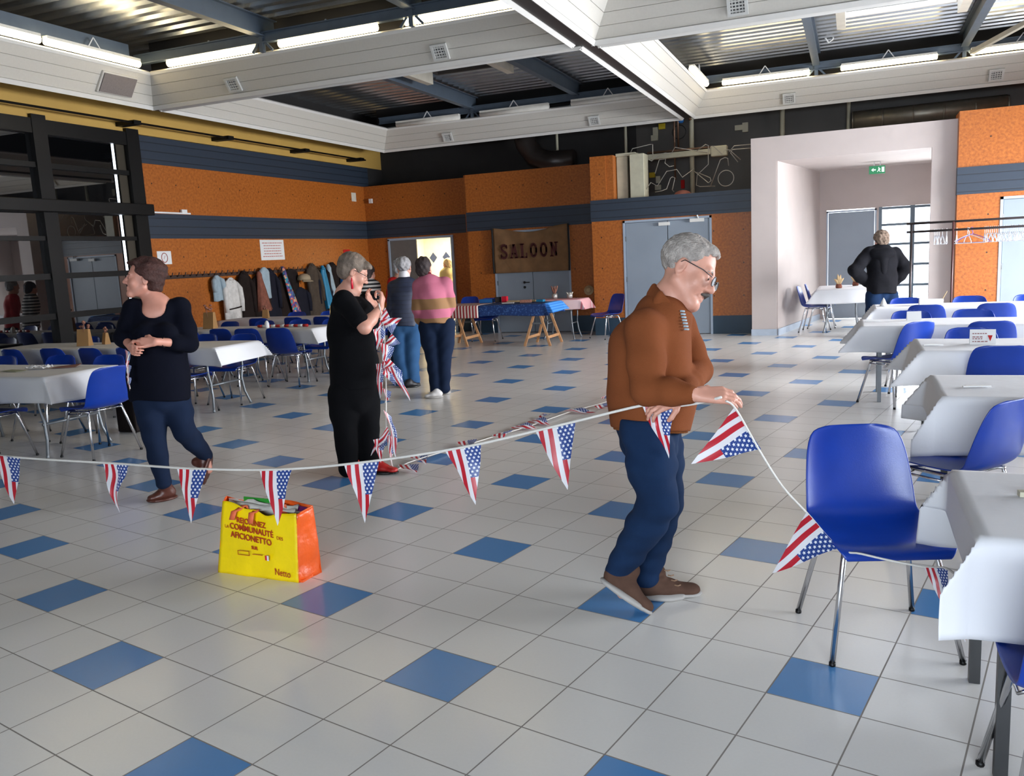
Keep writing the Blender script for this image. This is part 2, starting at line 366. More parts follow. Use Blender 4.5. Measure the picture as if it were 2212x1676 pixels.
MT = dict(
 floor=floor_mat(), osb=osb_mat(),
 band=ribbed_mat('dark_blue_ribbed_cladding', (40, 50, 64), .13),
 plinth=M('dark_blue_plinth', (34, 58, 76), .5),
 yellow=M('yellow_wall_paint', (192, 154, 78), .7, var=.05, scale=2),
 beige=M('pinkish_beige_plaster', (186, 174, 170), .75, var=.03, scale=3, bump=.08, bscale=120),
 greydoor=M('grey_blue_door_paint', (138, 148, 160), .45, var=.03, scale=3),
 doorframe=M('pale_grey_door_frame', (160, 172, 188), .4, var=.02),
 dark=M('dark_void_surface', (30, 28, 28), .8, var=.1, scale=3),
 plenum=M('dark_grey_plenum_panel', (74, 70, 66), .55, var=.1, scale=2),
 black=M('black_painted_steel', (9, 8, 8), .45, var=.1, scale=6, spec=.25),
 fascia=M('cream_perforated_fascia', (204, 200, 192), .5, var=.02, scale=40, bump=.15, bscale=260),
 fascia_trim=M('white_fascia_trim', (224, 222, 218), .4, var=.02),
 gutter=M('dark_gutter_strip', (52, 46, 44), .5),
 steel=M('galvanised_corrugated_deck', (196, 200, 204), .27, metal=.85, var=.1, scale=3),
 beam=M('blue_grey_steel_beam', (84, 96, 110), .45, var=.06),
 lamp_white=M('white_lamp_housing', (225, 222, 214), .5),
 white=M('white_plastic', (226, 226, 226), .45, var=.02),
 offwhite=M('off_white_paint', (206, 200, 186), .5, var=.06),
 vent=M('white_vent_grille', (205, 205, 202), .5),
 ventdark=M('vent_shadow_slots', (92, 92, 94), .7),
 paper=M('white_paper_cloth', (222, 222, 226), .75, var=.02, scale=4, bump=.25, bscale=9),
 tabletop=M('grey_laminate_tabletop', (150, 146, 140), .5),
 tableleg=M('grey_table_steel', (112, 116, 120), .4, metal=.4),
 blackleg=M('black_table_steel', (26, 26, 28), .4),
 chrome=M('chromed_tube', (205, 205, 208), .16, metal=1., var=.04),
 shell=M('blue_polypropylene', (2, 50, 146), .32, var=.05, scale=12, bump=.05, bscale=300),
 pine=M('pale_pine_wood', (186, 138, 96), .55, var=.14, scale=14),
 yellowbag=M('yellow_woven_plastic', (246, 214, 0), .34, var=.05, bump=.35, bscale=26),
 orangebag=M('orange_woven_plastic', (240, 96, 30), .32, var=.07, bump=.6, bscale=26),
 orangestrap=M('salmon_strap', (232, 112, 72), .6),
 greentrim=M('green_bag_trim', (38, 140, 42), .5), purpletrim=M('purple_bag_trim', (100, 28, 92), .5),
 baglining=M('white_bag_lining', (210, 208, 200), .6, bump=.4, bscale=20),
 redink=M('red_orange_ink', (176, 50, 12), .5), rope=M('white_bunting_ribbon', (218, 214, 208), .7, bump=.3, bscale=120),
 flag=flag_mat(),
 skin=M('fair_skin', (204, 148, 128), .5, var=.05, scale=18, bump=.06, bscale=200),
 skin2=M('rosy_skin', (214, 150, 130), .5, var=.06, scale=18),
 brownwool=M('rust_brown_knit', (124, 69, 39), .9, var=.06, scale=7, bump=.35, bscale=330, spec=.12),
 brownhem=M('tan_rib_knit', (120, 70, 36), .9, var=.06, bump=.4, bscale=300, spec=.12),
 greyhair=M('short_grey_hair', (168, 160, 154), .8, var=.3, scale=34, bump=1., bscale=120, spec=.2),
 moustache=M('dark_grey_moustache', (78, 72, 68), .9, var=.2, scale=60),
 glass=M('spectacle_lens', (235, 240, 245), .05, trans=.92, var=0),
 blackmetal=M('black_spectacle_metal', (22, 18, 20), .35),
 jeans=denim_mat('mid_blue_denim', (11, 26, 50), (26, 50, 84)),
 jeansdark=denim_mat('dark_blue_denim', (16, 25, 44), (26, 40, 66)),
 jeanslight=denim_mat('faded_blue_denim', (34, 66, 104), (62, 100, 142)),
 brownshoe=M('brown_suede_shoe', (84, 62, 52), .85, var=.12, scale=20, spec=.12), sole=M('pale_rubber_sole', (168, 164, 160), .7),
 lace=M('brown_shoe_lace', (140, 110, 86), .8),
 navytop=M('navy_blue_jersey', (11, 13, 25), .95, var=.08, spec=.12), auburn=M('auburn_brown_hair', (58, 27, 20), .75, var=.3, scale=26, bump=.8, bscale=70),
 leatherboot=M('brown_leather_boot', (82, 42, 32), .4, var=.1),
 blackcloth=M('black_jersey', (9, 9, 12), .95, var=.1, spec=.12), ashhair=M('ash_brown_hair_with_blond_streaks', (112, 98, 86), .7, var=.45, scale=16, bump=.6, bscale=70),
 redleather=M('red_shoe_leather', (178, 34, 32), .4), redplastic=M('red_plastic', (206, 26, 50), .35),
 navyvest=ribbed_mat('quilted_navy_vest', (34, 40, 62), .055, .6, .006), whitecollar=M('white_collar', (222, 218, 222), .7),
 silverhair=M('silver_hair', (150, 148, 150), .7, var=.25, scale=30, bump=.6), darkhair=M('dark_brown_hair', (40, 26, 26), .7, var=.2, scale=30, bump=.7, bscale=70),
 maroon=M('maroon_scarf_knit', (104, 26, 34), .9, bump=.5, spec=.12), whiteshoe=M('white_trainer', (214, 210, 208), .6), blackshoe=M('black_sandal', (30, 28, 32), .5),
 red=M('bright_red_fabric', (178, 34, 34), .7, spec=.12), palewool=M('pale_yellow_knit', (206, 196, 150), .85, spec=.12), blondhair=M('blond_hair', (214, 196, 160), .7, var=.2, scale=25),
 jacket=M('black_padded_jacket', (14, 14, 20), .9, var=.2, scale=9, bump=.3, bscale=30, spec=.2),
 curly=M('grey_brown_curly_hair', (120, 104, 92), .9, var=.5, scale=30, spec=.1, bump=1., bscale=45),
 kraft=M('brown_kraft_paper', (164, 124, 78), .8, var=.06), hessian=M('brown_hessian_cloth', (126, 92, 60), .9, var=.16, scale=5, bump=.5, bscale=240),
 hesslet=M('dark_red_stencil_ink', (74, 30, 28), .9), blackcloth2=M('black_edge_tape', (22, 20, 20), .8),
 tilewall=M('white_wall_tile', (232, 226, 208), .3), bluediamond=M('dark_blue_diamond_tile', (44, 60, 100), .3),
 stripesflag=stripe_mat('red_white_striped_cloth', (150, 34, 40), (222, 206, 196), .062, .5, 'x'),
 pinkstripe=stripe_mat('pink_striped_cloth', (222, 130, 136), (240, 206, 206), .028, .5, 'y'),
 blueruffle=stripe_mat('light_blue_ruffled_cloth', (44, 120, 204), (76, 150, 226), .045, .5, 'z'),
 starcloth=blotch_mat('dark_blue_star_cloth', [(18, 50, 106), (20, 54, 112), (17, 48, 102), (18, 52, 108), (52, 88, 142)], 55),
 denimjkt=M('pale_blue_denim_cloth', (150, 166, 176), .85, var=.12, scale=12), whitecoat=M('white_printed_cotton', (206, 202, 198), .8, var=.12, scale=16),
 scarf=blotch_mat('floral_scarf_print', [(58, 120, 150), (176, 70, 74), (90, 70, 140), (54, 60, 96), (210, 150, 120), (40, 140, 150)], 24),
 redbag=M('rust_fabric_bag', (122, 70, 54), .85, var=.25, scale=18), darkcoat=M('dark_brown_coat', (34, 26, 24), .85, var=.15, spec=.12), navycoat=M('navy_coat', (26, 26, 36), .8, var=.15, spec=.12),
 greycoat=M('grey_brown_coat', (72, 62, 54), .85, var=.2, spec=.12), teal=M('turquoise_nylon', (24, 118, 158), .5, var=.12), bluenylon=M('bright_blue_nylon', (20, 88, 150), .5, var=.1),
 cap=M('beige_cap_fabric', (150, 134, 110), .8, var=.1), blackbag=M('black_tote_bag', (30, 24, 24), .7, spec=.12), hook=M('dark_wooden_rail', (50, 30, 22), .6),
 copper=M('copper_pipe', (120, 92, 74), .4, metal=.6), duct=M('galvanised_duct', (120, 114, 102), .4, metal=.6, var=.1), cream=M('cream_enamel', (190, 186, 164), .5, var=.08),
 yellowtag=M('yellow_label', (204, 180, 30), .6), wire=M('thin_steel_wire', (172, 166, 156), .4, metal=.5), pink=M('dusty_pink_plastic', (168, 104, 90), .6),
 purple=M('purple_plastic', (110, 92, 196), .4), hanger=M('white_plastic_hanger', (228, 232, 240), .35), rail=M('dark_steel_rail', (62, 54, 54), .4, metal=.5),
 cornhusk=M('pale_corn_husk', (196, 168, 128), .8, var=.15, scale=30), foil=M('crumpled_foil', (190, 186, 180), .3, metal=.5, bump=.6),
 green=M('exit_sign_green', (16, 120, 74), .4, emit=(20, 150, 90), estr=.35), signwhite=M('exit_sign_white', (230, 240, 235), .4, emit=(220, 240, 230), estr=.5),
 brownleather=M('brown_red_leaflet', (126, 74, 66), .6), napkin=M('crumpled_napkin', (206, 204, 204), .8, bump=.5, bscale=40), flower=M('dried_flowers', (142, 96, 80), .9, var=.3, scale=40),
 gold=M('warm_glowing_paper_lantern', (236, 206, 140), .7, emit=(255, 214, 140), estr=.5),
 tube=M('lit_fluorescent_diffuser', (255, 250, 235), .5, var=0, emit=(255, 232, 182), estr=13.),
 handle=M('black_door_handle', (18, 18, 18), .35), speaker=M('grey_speaker_mesh', (120, 112, 110), .7, var=.1, scale=60),
 winglass=M('dark_reflecting_glass', (9, 10, 12), .015, var=0), glow=M('daylight_slit', (255, 255, 255), .5, var=0, emit=(225, 238, 255), estr=2.2),
 darkroom=M('dark_adjoining_room', (20, 19, 18), .9),
)
_b = MT['winglass'].node_tree.nodes['Principled BSDF']; _b.inputs['IOR'].default_value = 2.3
_s = MT['shell'].node_tree.nodes['Principled BSDF']; _s.inputs['Subsurface Weight'].default_value = 0.0
# ================================================================ the room shell
XL, YB, YS, YR, YP = -10.3, 16.75, 16.3, 15.5, 15.1
DECK = 4.9
fb = MB(); fb.box(XL-.3, 7.2, -5.2, 20.2, -.12, 0); fb.build('floor', MT['floor'], kind='structure')

def layered(name, boxes):
    """one wall object from (material, x0,x1,y0,y1,z0,z1) slabs"""
    mats = []; b = MB()
    for mk, *bx in boxes:
        if mk not in mats: mats.append(mk)
        b.cur = mats.index(mk); b.box(*bx)
    return b.build(name, [MT[k] for k in mats], kind='structure')
# left wall: glazing up to y = 10.25, then boards and bands
layered('wall_left', [
 ('plinth', XL-.2, XL, 10.25, YB+.2, 0, .33), ('osb', XL-.2, XL, 10.25, YB+.2, .33, 2.15),
 ('band', XL-.2, XL+.015, 10.25, YB+.2, 2.15, 2.54), ('osb', XL-.2, XL, 10.25, YB+.2, 2.54, 3.31),
 ('band', XL-.2, XL+.015, 10.25, YB+.2, 3.31, 3.73), ('yellow', XL-.2, XL, -5.2, 17.9, 3.745, 4.22), ('dark', XL-.2, XL, -5.2, 17.9, 4.22, DECK+.1), ('dark', XL-.2, XL, YB+.2, 17.9, 2.8, 3.745)])  # yellow wall coloured dark above the fascia, void shade put into the colour
# back wall: deep bay with the kitchen door, banner bay, door bay, corridor mouth, right bay
def stack(mk_lo, x0, x1, y, top=3.31, t=.12, bandz=(2.15, 2.54)):
    return [('plinth', x0, x1, y, y+t, 0, .33), ('osb', x0, x1, y, y+t, .33, bandz[0]),
            ('band', x0, x1, y-.015, y+t, bandz[0], bandz[1]), ('osb', x0, x1, y, y+t, bandz[1], top)]
W_ = []
# kitchen bay  (opening x -9.72..-8.16)
W_ += [('plinth', XL, -9.74, YB, YB+.12, 0, .33), ('osb', XL, -9.74, YB, YB+.12, .33, 2.15)]
W_ += [('osb', -9.74, -8.12, YB, YB+.12, 2.10, 2.15), ('plinth', -8.12, -7.55, YB, YB+.12, 0, .33), ('osb', -8.12, -7.55, YB, YB+.12, .33, 2.15)]
W_ += [('band', XL, -7.55, YB-.015, YB+.12, 2.15, 2.54), ('osb', XL, -7.55, YB, YB+.12, 2.54, 3.31)]
W_ += [('osb', -7.6, -7.52, YS+.02, YB+.12, .33, 3.31), ('plinth', -7.6, -7.52, YS+.02, YB+.12, 0, .33)]
# banner bay (door -6.96..-5.33)
for a, b_ in ((-7.56, -6.98), (-5.31, -4.58)):
    W_ += [('plinth', a, b_, YS, YS+.12, 0, .33), ('osb', a, b_, YS, YS+.12, .33, 2.15)]
W_ += [('osb', -6.98, -5.31, YS, YS+.12, 2.11, 2.15), ('band', -7.57, -4.58, YS-.015, YS+.12, 2.15, 2.54), ('osb', -7.56, -4.58, YS, YS+.12, 2.54, 3.31)]
# door bay (double door -3.98..-2.39)
for a, b_ in ((-4.60, -4.0), (-2.37, -1.66)):
    W_ += [('plinth', a, b_, YR, YR+.12, 0, .33), ('osb', a, b_, YR, YR+.12, .33, 2.15)]
W_ += [('osb', -4.0, -2.37, YR, YR+.12, 2.13, 2.15), ('band', -4.61, -1.64, YR-.02, YR+.12, 2.15, 2.54)]
W_ += [('osb', -4.60, -4.48, YR+.13, YS+.1, .33, 2.54), ('plinth', -4.60, -4.48, YR+.13, YS+.1, 0, .33)]
W_ += [('osb', -4.60, -4.30, YR, YR+.12, 2.54, 3.34), ('osb', -4.30, -4.16, YR+.02, YS+.1, 2.54, 3.34), ('osb', -4.60, -4.48, YR+.13, YS+.1, 2.54, 3.31)]
# right bay (orange strip, grey door, orange on)
W_ += [('plinth', 1.47, 2.06, 14.9, 15.02, 0, .1), ('osb', 1.47, 2.06, 14.9, 15.02, .1, 2.17), ('osb', 3.0, 7.0, 14.9, 15.02, 0, 2.17),
       ('osb', 2.06, 3.0, 14.9, 15.02, 2.10, 2.17), ('band', 1.46, 7.0, 14.88, 15.02, 2.17, 2.58), ('osb', 1.47, 7.0, 14.9, 15.02, 2.58, 3.42),
       ('osb', 1.47, 1.55, 15.02, 15.4, 0, 3.42)]
W_ += [('dark', -7.5, -4.62, YS+.14, YS+.2, 0, 2.4), ('dark', -4.46, -1.70, YR+.14, YR+.2, 0, 2.4), ('dark', 1.6, 3.4, 15.1, 15.16, 0, 2.4)]  # dark sheets added behind the doors to stop light leaking through gaps
layered('wall_back', W_)
# dark plenum behind and above the boards
layered('wall_back_upper', [('plenum', -3.05, -1.6, 17.6, 17.7, 2.2, DECK), ('plenum', -1.6, 3.3, 17.6, 17.7, 3.05, DECK), ('plenum', 3.3, 7.0, 17.6, 17.7, 2.2, DECK), ('dark', XL, -4.2, 17.6, 17.7, 2.2, DECK), ('plenum', -4.2, -3.05, 17.6, 17.7, 2.2, DECK)])
sb = MB(); sb.box(-4.16, -1.64, YR+.12, 17.6, 2.44, 2.54); sb.box(-4.58, -4.16, YS+.1, 17.6, 2.44, 2.54); sb.build('trim_1', MT['pine'], kind='structure')
sb = MB(); sb.box(XL, -4.6, YB+.13, 17.6, 3.2, 3.28); sb.build('trim_2', MT['dark'], kind='structure')
# corridor mouth (beige portal)
layered('wall_portal', [
 ('beige', -1.64, -1.23, YP, YP+.1, 0, 3.34), ('beige', 1.12, 1.47, YP, YP+.1, 0, 3.34), ('beige', -1.23, 1.12, YP, YP+.1, 2.94, 3.34),
 ('beige', -1.64, -1.56, YP+.1, 17.6, 0, 3.34), ('beige', -1.23, 1.47, YP+.1, 18.4, 2.94, 3.02)])
pb = MB()   # splayed inner left cheek, back wall round the two doors, right cheek
pb.bar((-1.26, YP+.05, 1.47), (-.68, 18.3, 1.47), .1, 2.94)
pb.box(-.72, -.52, 18.2, 18.3, 0, 2.94); pb.box(-.52, 1.62, 18.2, 18.3, 2.17, 2.94); pb.box(1.62, 3.2, 18.2, 18.3, 0, 2.94)
pb.box(3.1, 3.2, 15.1, 18.2, 0, 2.94); pb.box(1.47, 3.2, 15.45, 18.3, 2.94, 3.02); pb.box(.37, .44, 18.2, 18.3, 0, 2.17)
pb.build('wall_corridor', MT['beige'], kind='structure')
for nm, bx in (('baseboard_portal', (-1.65, -1.22, YP-.015, YP, 0, .11)),):
    b = MB(); b.box(*bx); b.bar((-1.2, YP+.0, .055), (-.64, 18.2, .055), .02, .11); b.build(nm, M('pale_blue_skirting', (170, 180, 194), .5), kind='structure')
# outer walls beyond the frame, with their window bands
layered('wall_right', [('osb', 7.0, 7.2, -5.2, 18.3, 0, .6), ('osb', 7.0, 7.2, -5.2, 18.3, 2.95, DECK), ('osb', 7.0, 7.2, -5.2, 3.0, .6, 2.95), ('osb', 7.0, 7.2, 13.8, 18.3, .6, 2.95)])
layered('wall_rear', [('offwhite', XL, 7.0, -5.2, -5.0, 0, .8), ('offwhite', XL, 7.0, -5.2, -5.0, 3.0, DECK), ('offwhite', XL, -5.6, -5.2, -5.0, .8, 3.0), ('offwhite', 3.6, 7.0, -5.2, -5.0, .8, 3.0)])
gp = M('clear_window_pane', (240, 245, 250), .02, trans=1., var=0)
b = MB(); b.box(7.08, 7.1, 3.0, 13.8, .6, 2.95)
for yy in (3.0, 5.7, 8.4, 11.1, 13.7): b.box(7.05, 7.15, yy, yy+.1, .6, 2.95)
b.build('window_2', gp, kind='structure')
b = MB(); b.box(-5.6, 3.6, -5.12, -5.1, .8, 3.0)
b.build('window_3', gp, kind='structure')
# corrugated roof deck, ribs along x, with a hole for the skylight
def deck(x0, x1, y0, y1, name='ceiling'):
    b = MB(); p = .25
    prof = [(0, 0), (.10, 0), (.135, .07), (.215, .07), (.25, 0)]
    n = int(round((y1-y0)/p))
    ys = [(y0+k*p+dy, DECK+dz) for k in range(n) for dy, dz in prof[:-1]]+[(y0+n*p, DECK)]
    A = [b.vert((x0, y, z)) for y, z in ys]; B_ = [b.vert((x1, y, z)) for y, z in ys]
    for k in range(len(ys)-1): b.face((A[k], B_[k], B_[k+1], A[k+1]))
    return b
SKX0, SKX1, SKY0, SKY1 = -.15, 1.30, 11.8, 14.05
d = MB()
for x0, x1, y0, y1 in ((XL, SKX0, -5.2, 17.8), (SKX1, 7.2, -5.2, 17.8), (SKX0, SKX1, -5.2, SKY0+.0), (SKX0, SKX1, SKY1, 17.8)):
    q = deck(x0, x1, y0, y0+round((y1-y0)/.25)*.25)
    o = len(d.v); d.v += q.v; d.f += [tuple(i+o for i in f) for f in q.f]; d.mi += q.mi
d.build('ceiling', MT['steel'], kind='structure', solid=.01)
b = MB(); b.box(XL-.2, SKX0, -5.2, 17.8, 5.0, 5.06); b.box(SKX1, 7.2, -5.2, 17.8, 5.0, 5.06); b.box(SKX0, SKX1, -5.2, SKY0, 5.0, 5.06); b.box(SKX0, SKX1, SKY1, 17.8, 5.0, 5.06)
b.build('ceiling_upper', MT['dark'], kind='structure')
# ---- coffers: four sloping fascia panels per bay, lamps on top of them
ZB, ZT, INS = 4.0, 4.42, .28
BAYS = {'front_left': (-9.6, -3.10, 3.45, 9.95), 'back_left': (-9.58, -3.04, 10.06, 16.53), 'front_right': (-2.88, 3.62, 3.45, 10.00), 'back_right': (-2.84, 3.7, 10.10, 16.54),
        'near_left': (-9.6, -3.10, -3.2, 3.30), 'near_right': (-2.88, 3.62, -3.2, 3.30)}
def fascia(a, b_, inn, name, label):
    """a,b bottom corners (z=ZB); inn = unit vector towards the bay centre; mitred at both ends"""
    a, b_ = Vector(a), Vector(b_); al = (b_-a).normalized(); inn = Vector(inn)
    H = ZT-ZB
    mb = MB(); tr = MB(); L = (b_-a).length
    def P(s, w, out=0):   # s along 0..1, w up 0..1
        ins = INS*w
        base = a+al*(ins+(L-2*ins)*s)+inn*ins+Vector((0, 0, H*w))
        n = Vector((inn.x*H, inn.y*H, -INS)).normalized()
        return base+n*out
    steps = [(.10, .375), (.385, .665), (.675, .945)]
    for w0, w1 in steps:
        i = [mb.vert(P(s, w, o)) for o in (0, .02) for w in (w0, w1) for s in (0, 1)]
        for q in ((0, 2, 3, 1), (4, 5, 7, 6), (0, 1, 5, 4), (2, 6, 7, 3), (0, 4, 6, 2), (1, 3, 7, 5)): mb.face([i[k] for k in q])
    i = [mb.vert(P(s, w, o)) for o in (-.02, .006) for w in (0.0, .99) for s in (0, 1)]
    for q in ((0, 2, 3, 1), (4, 5, 7, 6), (0, 1, 5, 4), (2, 6, 7, 3), (0, 4, 6, 2), (1, 3, 7, 5)): mb.face([i[k] for k in q])
    root = mb.build(name, MT['fascia'], kind='structure')
    for w0, w1, o in ((-.03, .09, .035), (.95, 1.03, .03)):
        i = [tr.vert(P(s, w, oo)) for oo in (-.02, o) for w in (w0, w1) for s in (0, 1)]
        for q in ((0, 2, 3, 1), (4, 5, 7, 6), (0, 1, 5, 4), (2, 6, 7, 3), (0, 4, 6, 2), (1, 3, 7, 5)): tr.face([i[k] for k in q])
    tr.build('edge_trim', MT['fascia_trim'], root)
    return root
nf = 3
for key, (x0, x1, y0, y1) in BAYS.items():
    for a, b_, inn in (((x0, y0, ZB), (x0, y1, ZB), (1, 0, 0)), ((x0, y1, ZB), (x1, y1, ZB), (0, -1, 0)), ((x1, y1, ZB), (x1, y0, ZB), (-1, 0, 0)), ((x1, y0, ZB), (x0, y0, ZB), (0, 1, 0))):
        fascia(a, b_, inn, 'trim_%d' % nf, ''); nf += 1
b = MB()
b.box(-3.10, -2.86, -3.2, 16.6, 4.01, 4.2); b.box(-9.6, -3.10, 9.95, 10.06, 4.01, 4.2); b.box(-2.86, 3.7, 10.0, 10.10, 4.01, 4.2)
b.box(-9.6, 3.7, 3.30, 3.45, 4.01, 4.2); b.box(-9.78, -9.6, -3.2, 16.6, 4.02, 4.14); b.box(-9.78, 3.9, 16.54, 16.66, 4.02, 4.2); b.box(3.68, 3.9, -3.2, 16.6, 4.01, 4.2)
b.build('trim_%d' % nf, MT['gutter'], kind='structure'); nf += 1
b = MB(); b.box(-3.02, -2.94, -3.2, 16.6, 4.2, 4.98); b.box(-9.6, 3.7, 10.0, 10.05, 4.2, 4.98); b.box(-9.75, -9.68, -3.2, 16.6, 4.14, 4.55); b.box(-9.75, 3.7, 16.62, 16.68, 4.2, 4.98)  # unseen partitions added above the gutters, blocking lamp light between coffers
b.build('trim_%d' % nf, MT['dark'], kind='structure'); nf += 1
# steel beams along y under the deck, a cross beam over each far fascia, brackets
def ibeam(mb, a, b_, h, w):
    a, b_ = Vector(a), Vector(b_)
    mb.bar(a+Vector((0, 0, h/2)), b_+Vector((0, 0, h/2)), w, .015); mb.bar(a-Vector((0, 0, h/2)), b_-Vector((0, 0, h/2)), w, .015); mb.bar(a, b_, .012, h)
k = 0
for x, y0, y1 in ((-7.3, -3, 9.9), (-5.05, -3, 9.9), (-7.3, 10.1, 16.5), (-5.05, 10.1, 16.5), (-.65, -3, 9.95), (1.65, -3, 9.95), (-.65, 10.1, 16.5), (1.65, 10.1, 16.5)):
    k += 1; mb = MB(); ibeam(mb, (x, y0, 4.74), (x, y1, 4.74), .24, .12)
    mb.build('roof_beam', MT['beam'], kind='structure')
for (x0, x1, y) in ((-9.5, -3.1, 9.62), (-9.5, -3.1, 16.3), (-2.9, 3.6, 16.3), (-2.9, 3.6, 9.7)):
    mb = MB(); ibeam(mb, (x0, y, 4.60), (x1, y, 4.60), .12, .08)
    for xb in ((-7.3, -5.05) if x0 < -5 else (-.65, 1.65)):
        mb.bar((xb, y, 4.42), (xb, y, 4.66), .06, .06); mb.bar((xb-.16, y, 4.43), (xb, y, 4.60), .03, .03); mb.bar((xb+.16, y, 4.43), (xb, y, 4.60), .03, .03)
    mb.build('cross_beam', MT['beam'], kind='structure')
mb = MB(); mb.bar((-9.42, -3, 4.66), (-9.42, 9.4, 4.66), .06, .2); mb.build('roof_beam', MT['beam'], kind='structure')
mb = MB(); mb.bar((1.75, 16.2, 4.5), (3.1, 13.6, 4.78), .07, .07); mb.build('cross_beam', MT['offwhite'], kind='structure')
# skylight shafts with white baffles
def skylight(x0, x1, y0, y1, lit, label):
    r = empty('skylight', ((x0+x1)/2, (y0+y1)/2, 4.6), label=label, cat='skylight')
    o = r.location
    b = MB(o); b.box(x0-.12, x0-.0, y0, y1-.2, 4.62, 4.82); b.build('baffle', MT['offwhite'], r)
    b = MB(o); b.box(x1, x1+.12, y0, y1-.2, 4.62, 4.82); b.build('baffle', MT['offwhite'], r)
    b = MB(o)
    for bx in ((x0-.03, x1+.03, y1, y1+.05), (x0-.03, x1+.03, y0-.05, y0), (x0-.04, x0, y0, y1), (x1, x1+.04, y0, y1)): b.box(bx[0], bx[1], bx[2], bx[3], 4.82, 5.10)
    b.build('curb', MT['lamp_white'] if lit else MT['plenum'], r)
    b = MB(o); b.box(x0, x1, y0, y1, 5.08, 5.10)
    b.build('dome', M('skylight_panel', (235, 240, 245), .6, trans=.0, var=0, emit=(225, 236, 255), estr=2.6) if lit else M('shuttered_skylight_panel', (58, 58, 64), .5), r)
skylight(SKX0, SKX1, SKY0, SKY1, True, 'bright daylit skylight over the back right ceiling coffer')
skylight(-6.85, -5.45, 11.8, 13.9, False, 'dark shuttered skylight in the unlit back left ceiling coffer')
# fluorescent battens
def batten(c, ax, lit, label):
    """c centre, ax 'x' or 'y'"""
    r = empty('fluorescent_lamp', c, 0 if ax == 'x' else math.pi/2, label, 'ceiling lamp', 'fluorescent lamps along the ceiling coffers')
    b = MB(); b.box(-.74, .74, -.045, .045, .03, .065); b.build('housing', MT['lamp_white'], r)
    b = MB(); b.tube([(-.75, 0, 0), (-.74, 0, 0), (.74, 0, 0), (.75, 0, 0)], [.03, .048, .048, .03], 10)
    b.build('diffuser', MT['tube'] if lit else MT['lamp_white'], r, smooth=True)
    b = MB(); b.bar((-.1, 0, .06), (0, 0, .2), .015, .015); b.bar((.1, 0, .06), (0, 0, .2), .015, .015); b.build('hanger_bracket', MT['white'], r)
def nm3(i): return ('left', 'middle', 'right')[i]
for i, x in enumerate((-8.21, -6.31, -4.42)): batten((x, 9.66, 4.50), 'x', True, 'lit fluorescent lamp along the far edge of the front left coffer, %s of three' % nm3(i))
batten((-9.30, 8.72, 4.50), 'y', True, 'lit fluorescent lamp on the left edge of the front left coffer above the speaker')
batten((-9.30, 7.15, 4.50), 'y', True, 'lit fluorescent lamp at the left photo edge on the front left coffer')
for i, x in enumerate((-1.51, .50, 2.48)): batten((x, 16.24, 4.51), 'x', True, 'lit fluorescent lamp along the far edge of the back right coffer, %s of three' % nm3(i))
for i, x in enumerate((-8.3, -6.35, -4.4)): batten((x, 16.22, 4.47), 'x', False, 'unlit fluorescent lamp on the far edge of the dark back left coffer, %s one' % nm3(i))
batten((-2.5, 15.2, 4.47), 'y', True, 'lit fluorescent lamp end seen on the left edge of the back right coffer')
# small square grilles in the fascias
def grille(x, y, z, label):
    r = empty('ventilation_grille', (x, y, z), 0, label, 'ventilation grille', 'small square grilles in the ceiling fascias'); r.rotation_euler = (math.radians(33.7), 0, 0)
    b = MB()
    for bx in ((-.11, .11, .07, .10), (-.11, .11, -.10, -.07), (-.11, -.075, -.07, .07), (.075, .11, -.07, .07)): b.box(bx[0], bx[1], -.03, .0, bx[2], bx[3])
    b.build('grille_frame', MT['vent'], r)
    b = MB()
    for k in range(4): b.box(-.075, .075, -.018, -.008, -.06+k*.035, -.045+k*.035); b.box(-.06+k*.036, -.05+k*.036, -.02, -.01, -.07, .07)
    b.build('louvre', MT['vent'], r)
    b = MB(); b.box(-.075, .075, -.006, .0, -.07, .07); b.build('backing', MT['ventdark'], r)
for x, y, lb in ((-8.0, 9.86, 'far fascia of the front left coffer, left one'), (-4.79, 9.86, 'far fascia of the front left coffer, right one'),
                 (-7.94, 16.43, 'grey back left fascia, left one'), (-4.74, 16.43, 'grey back left fascia, right one'),
                 (-1.11, 16.44, 'far fascia of the back right coffer, left one'), (2.14, 16.44, 'far fascia of the back right coffer, right one'),
                 (-1.2, 9.89, 'fascia at the top edge of the photo')):
    grille(x, y-.03, 4.135, 'small white square ventilation grille in the ' + lb)
r = empty('wall_speaker', (-9.44, 9.16, 4.2), 0, 'grey rectangular loudspeaker on the left ceiling fascia', 'loudspeaker'); r.rotation_euler = (0, math.radians(33), 0)
b = MB(); b.box(-.1, .03, -.30, .30, -.15, .15); b.build('cabinet', MT['fascia'], r, bevel=.01)
b = MB(); b.box(.03, .045, -.275, .275, -.13, .13); b.build('speaker_grille', MT['speaker'], r)

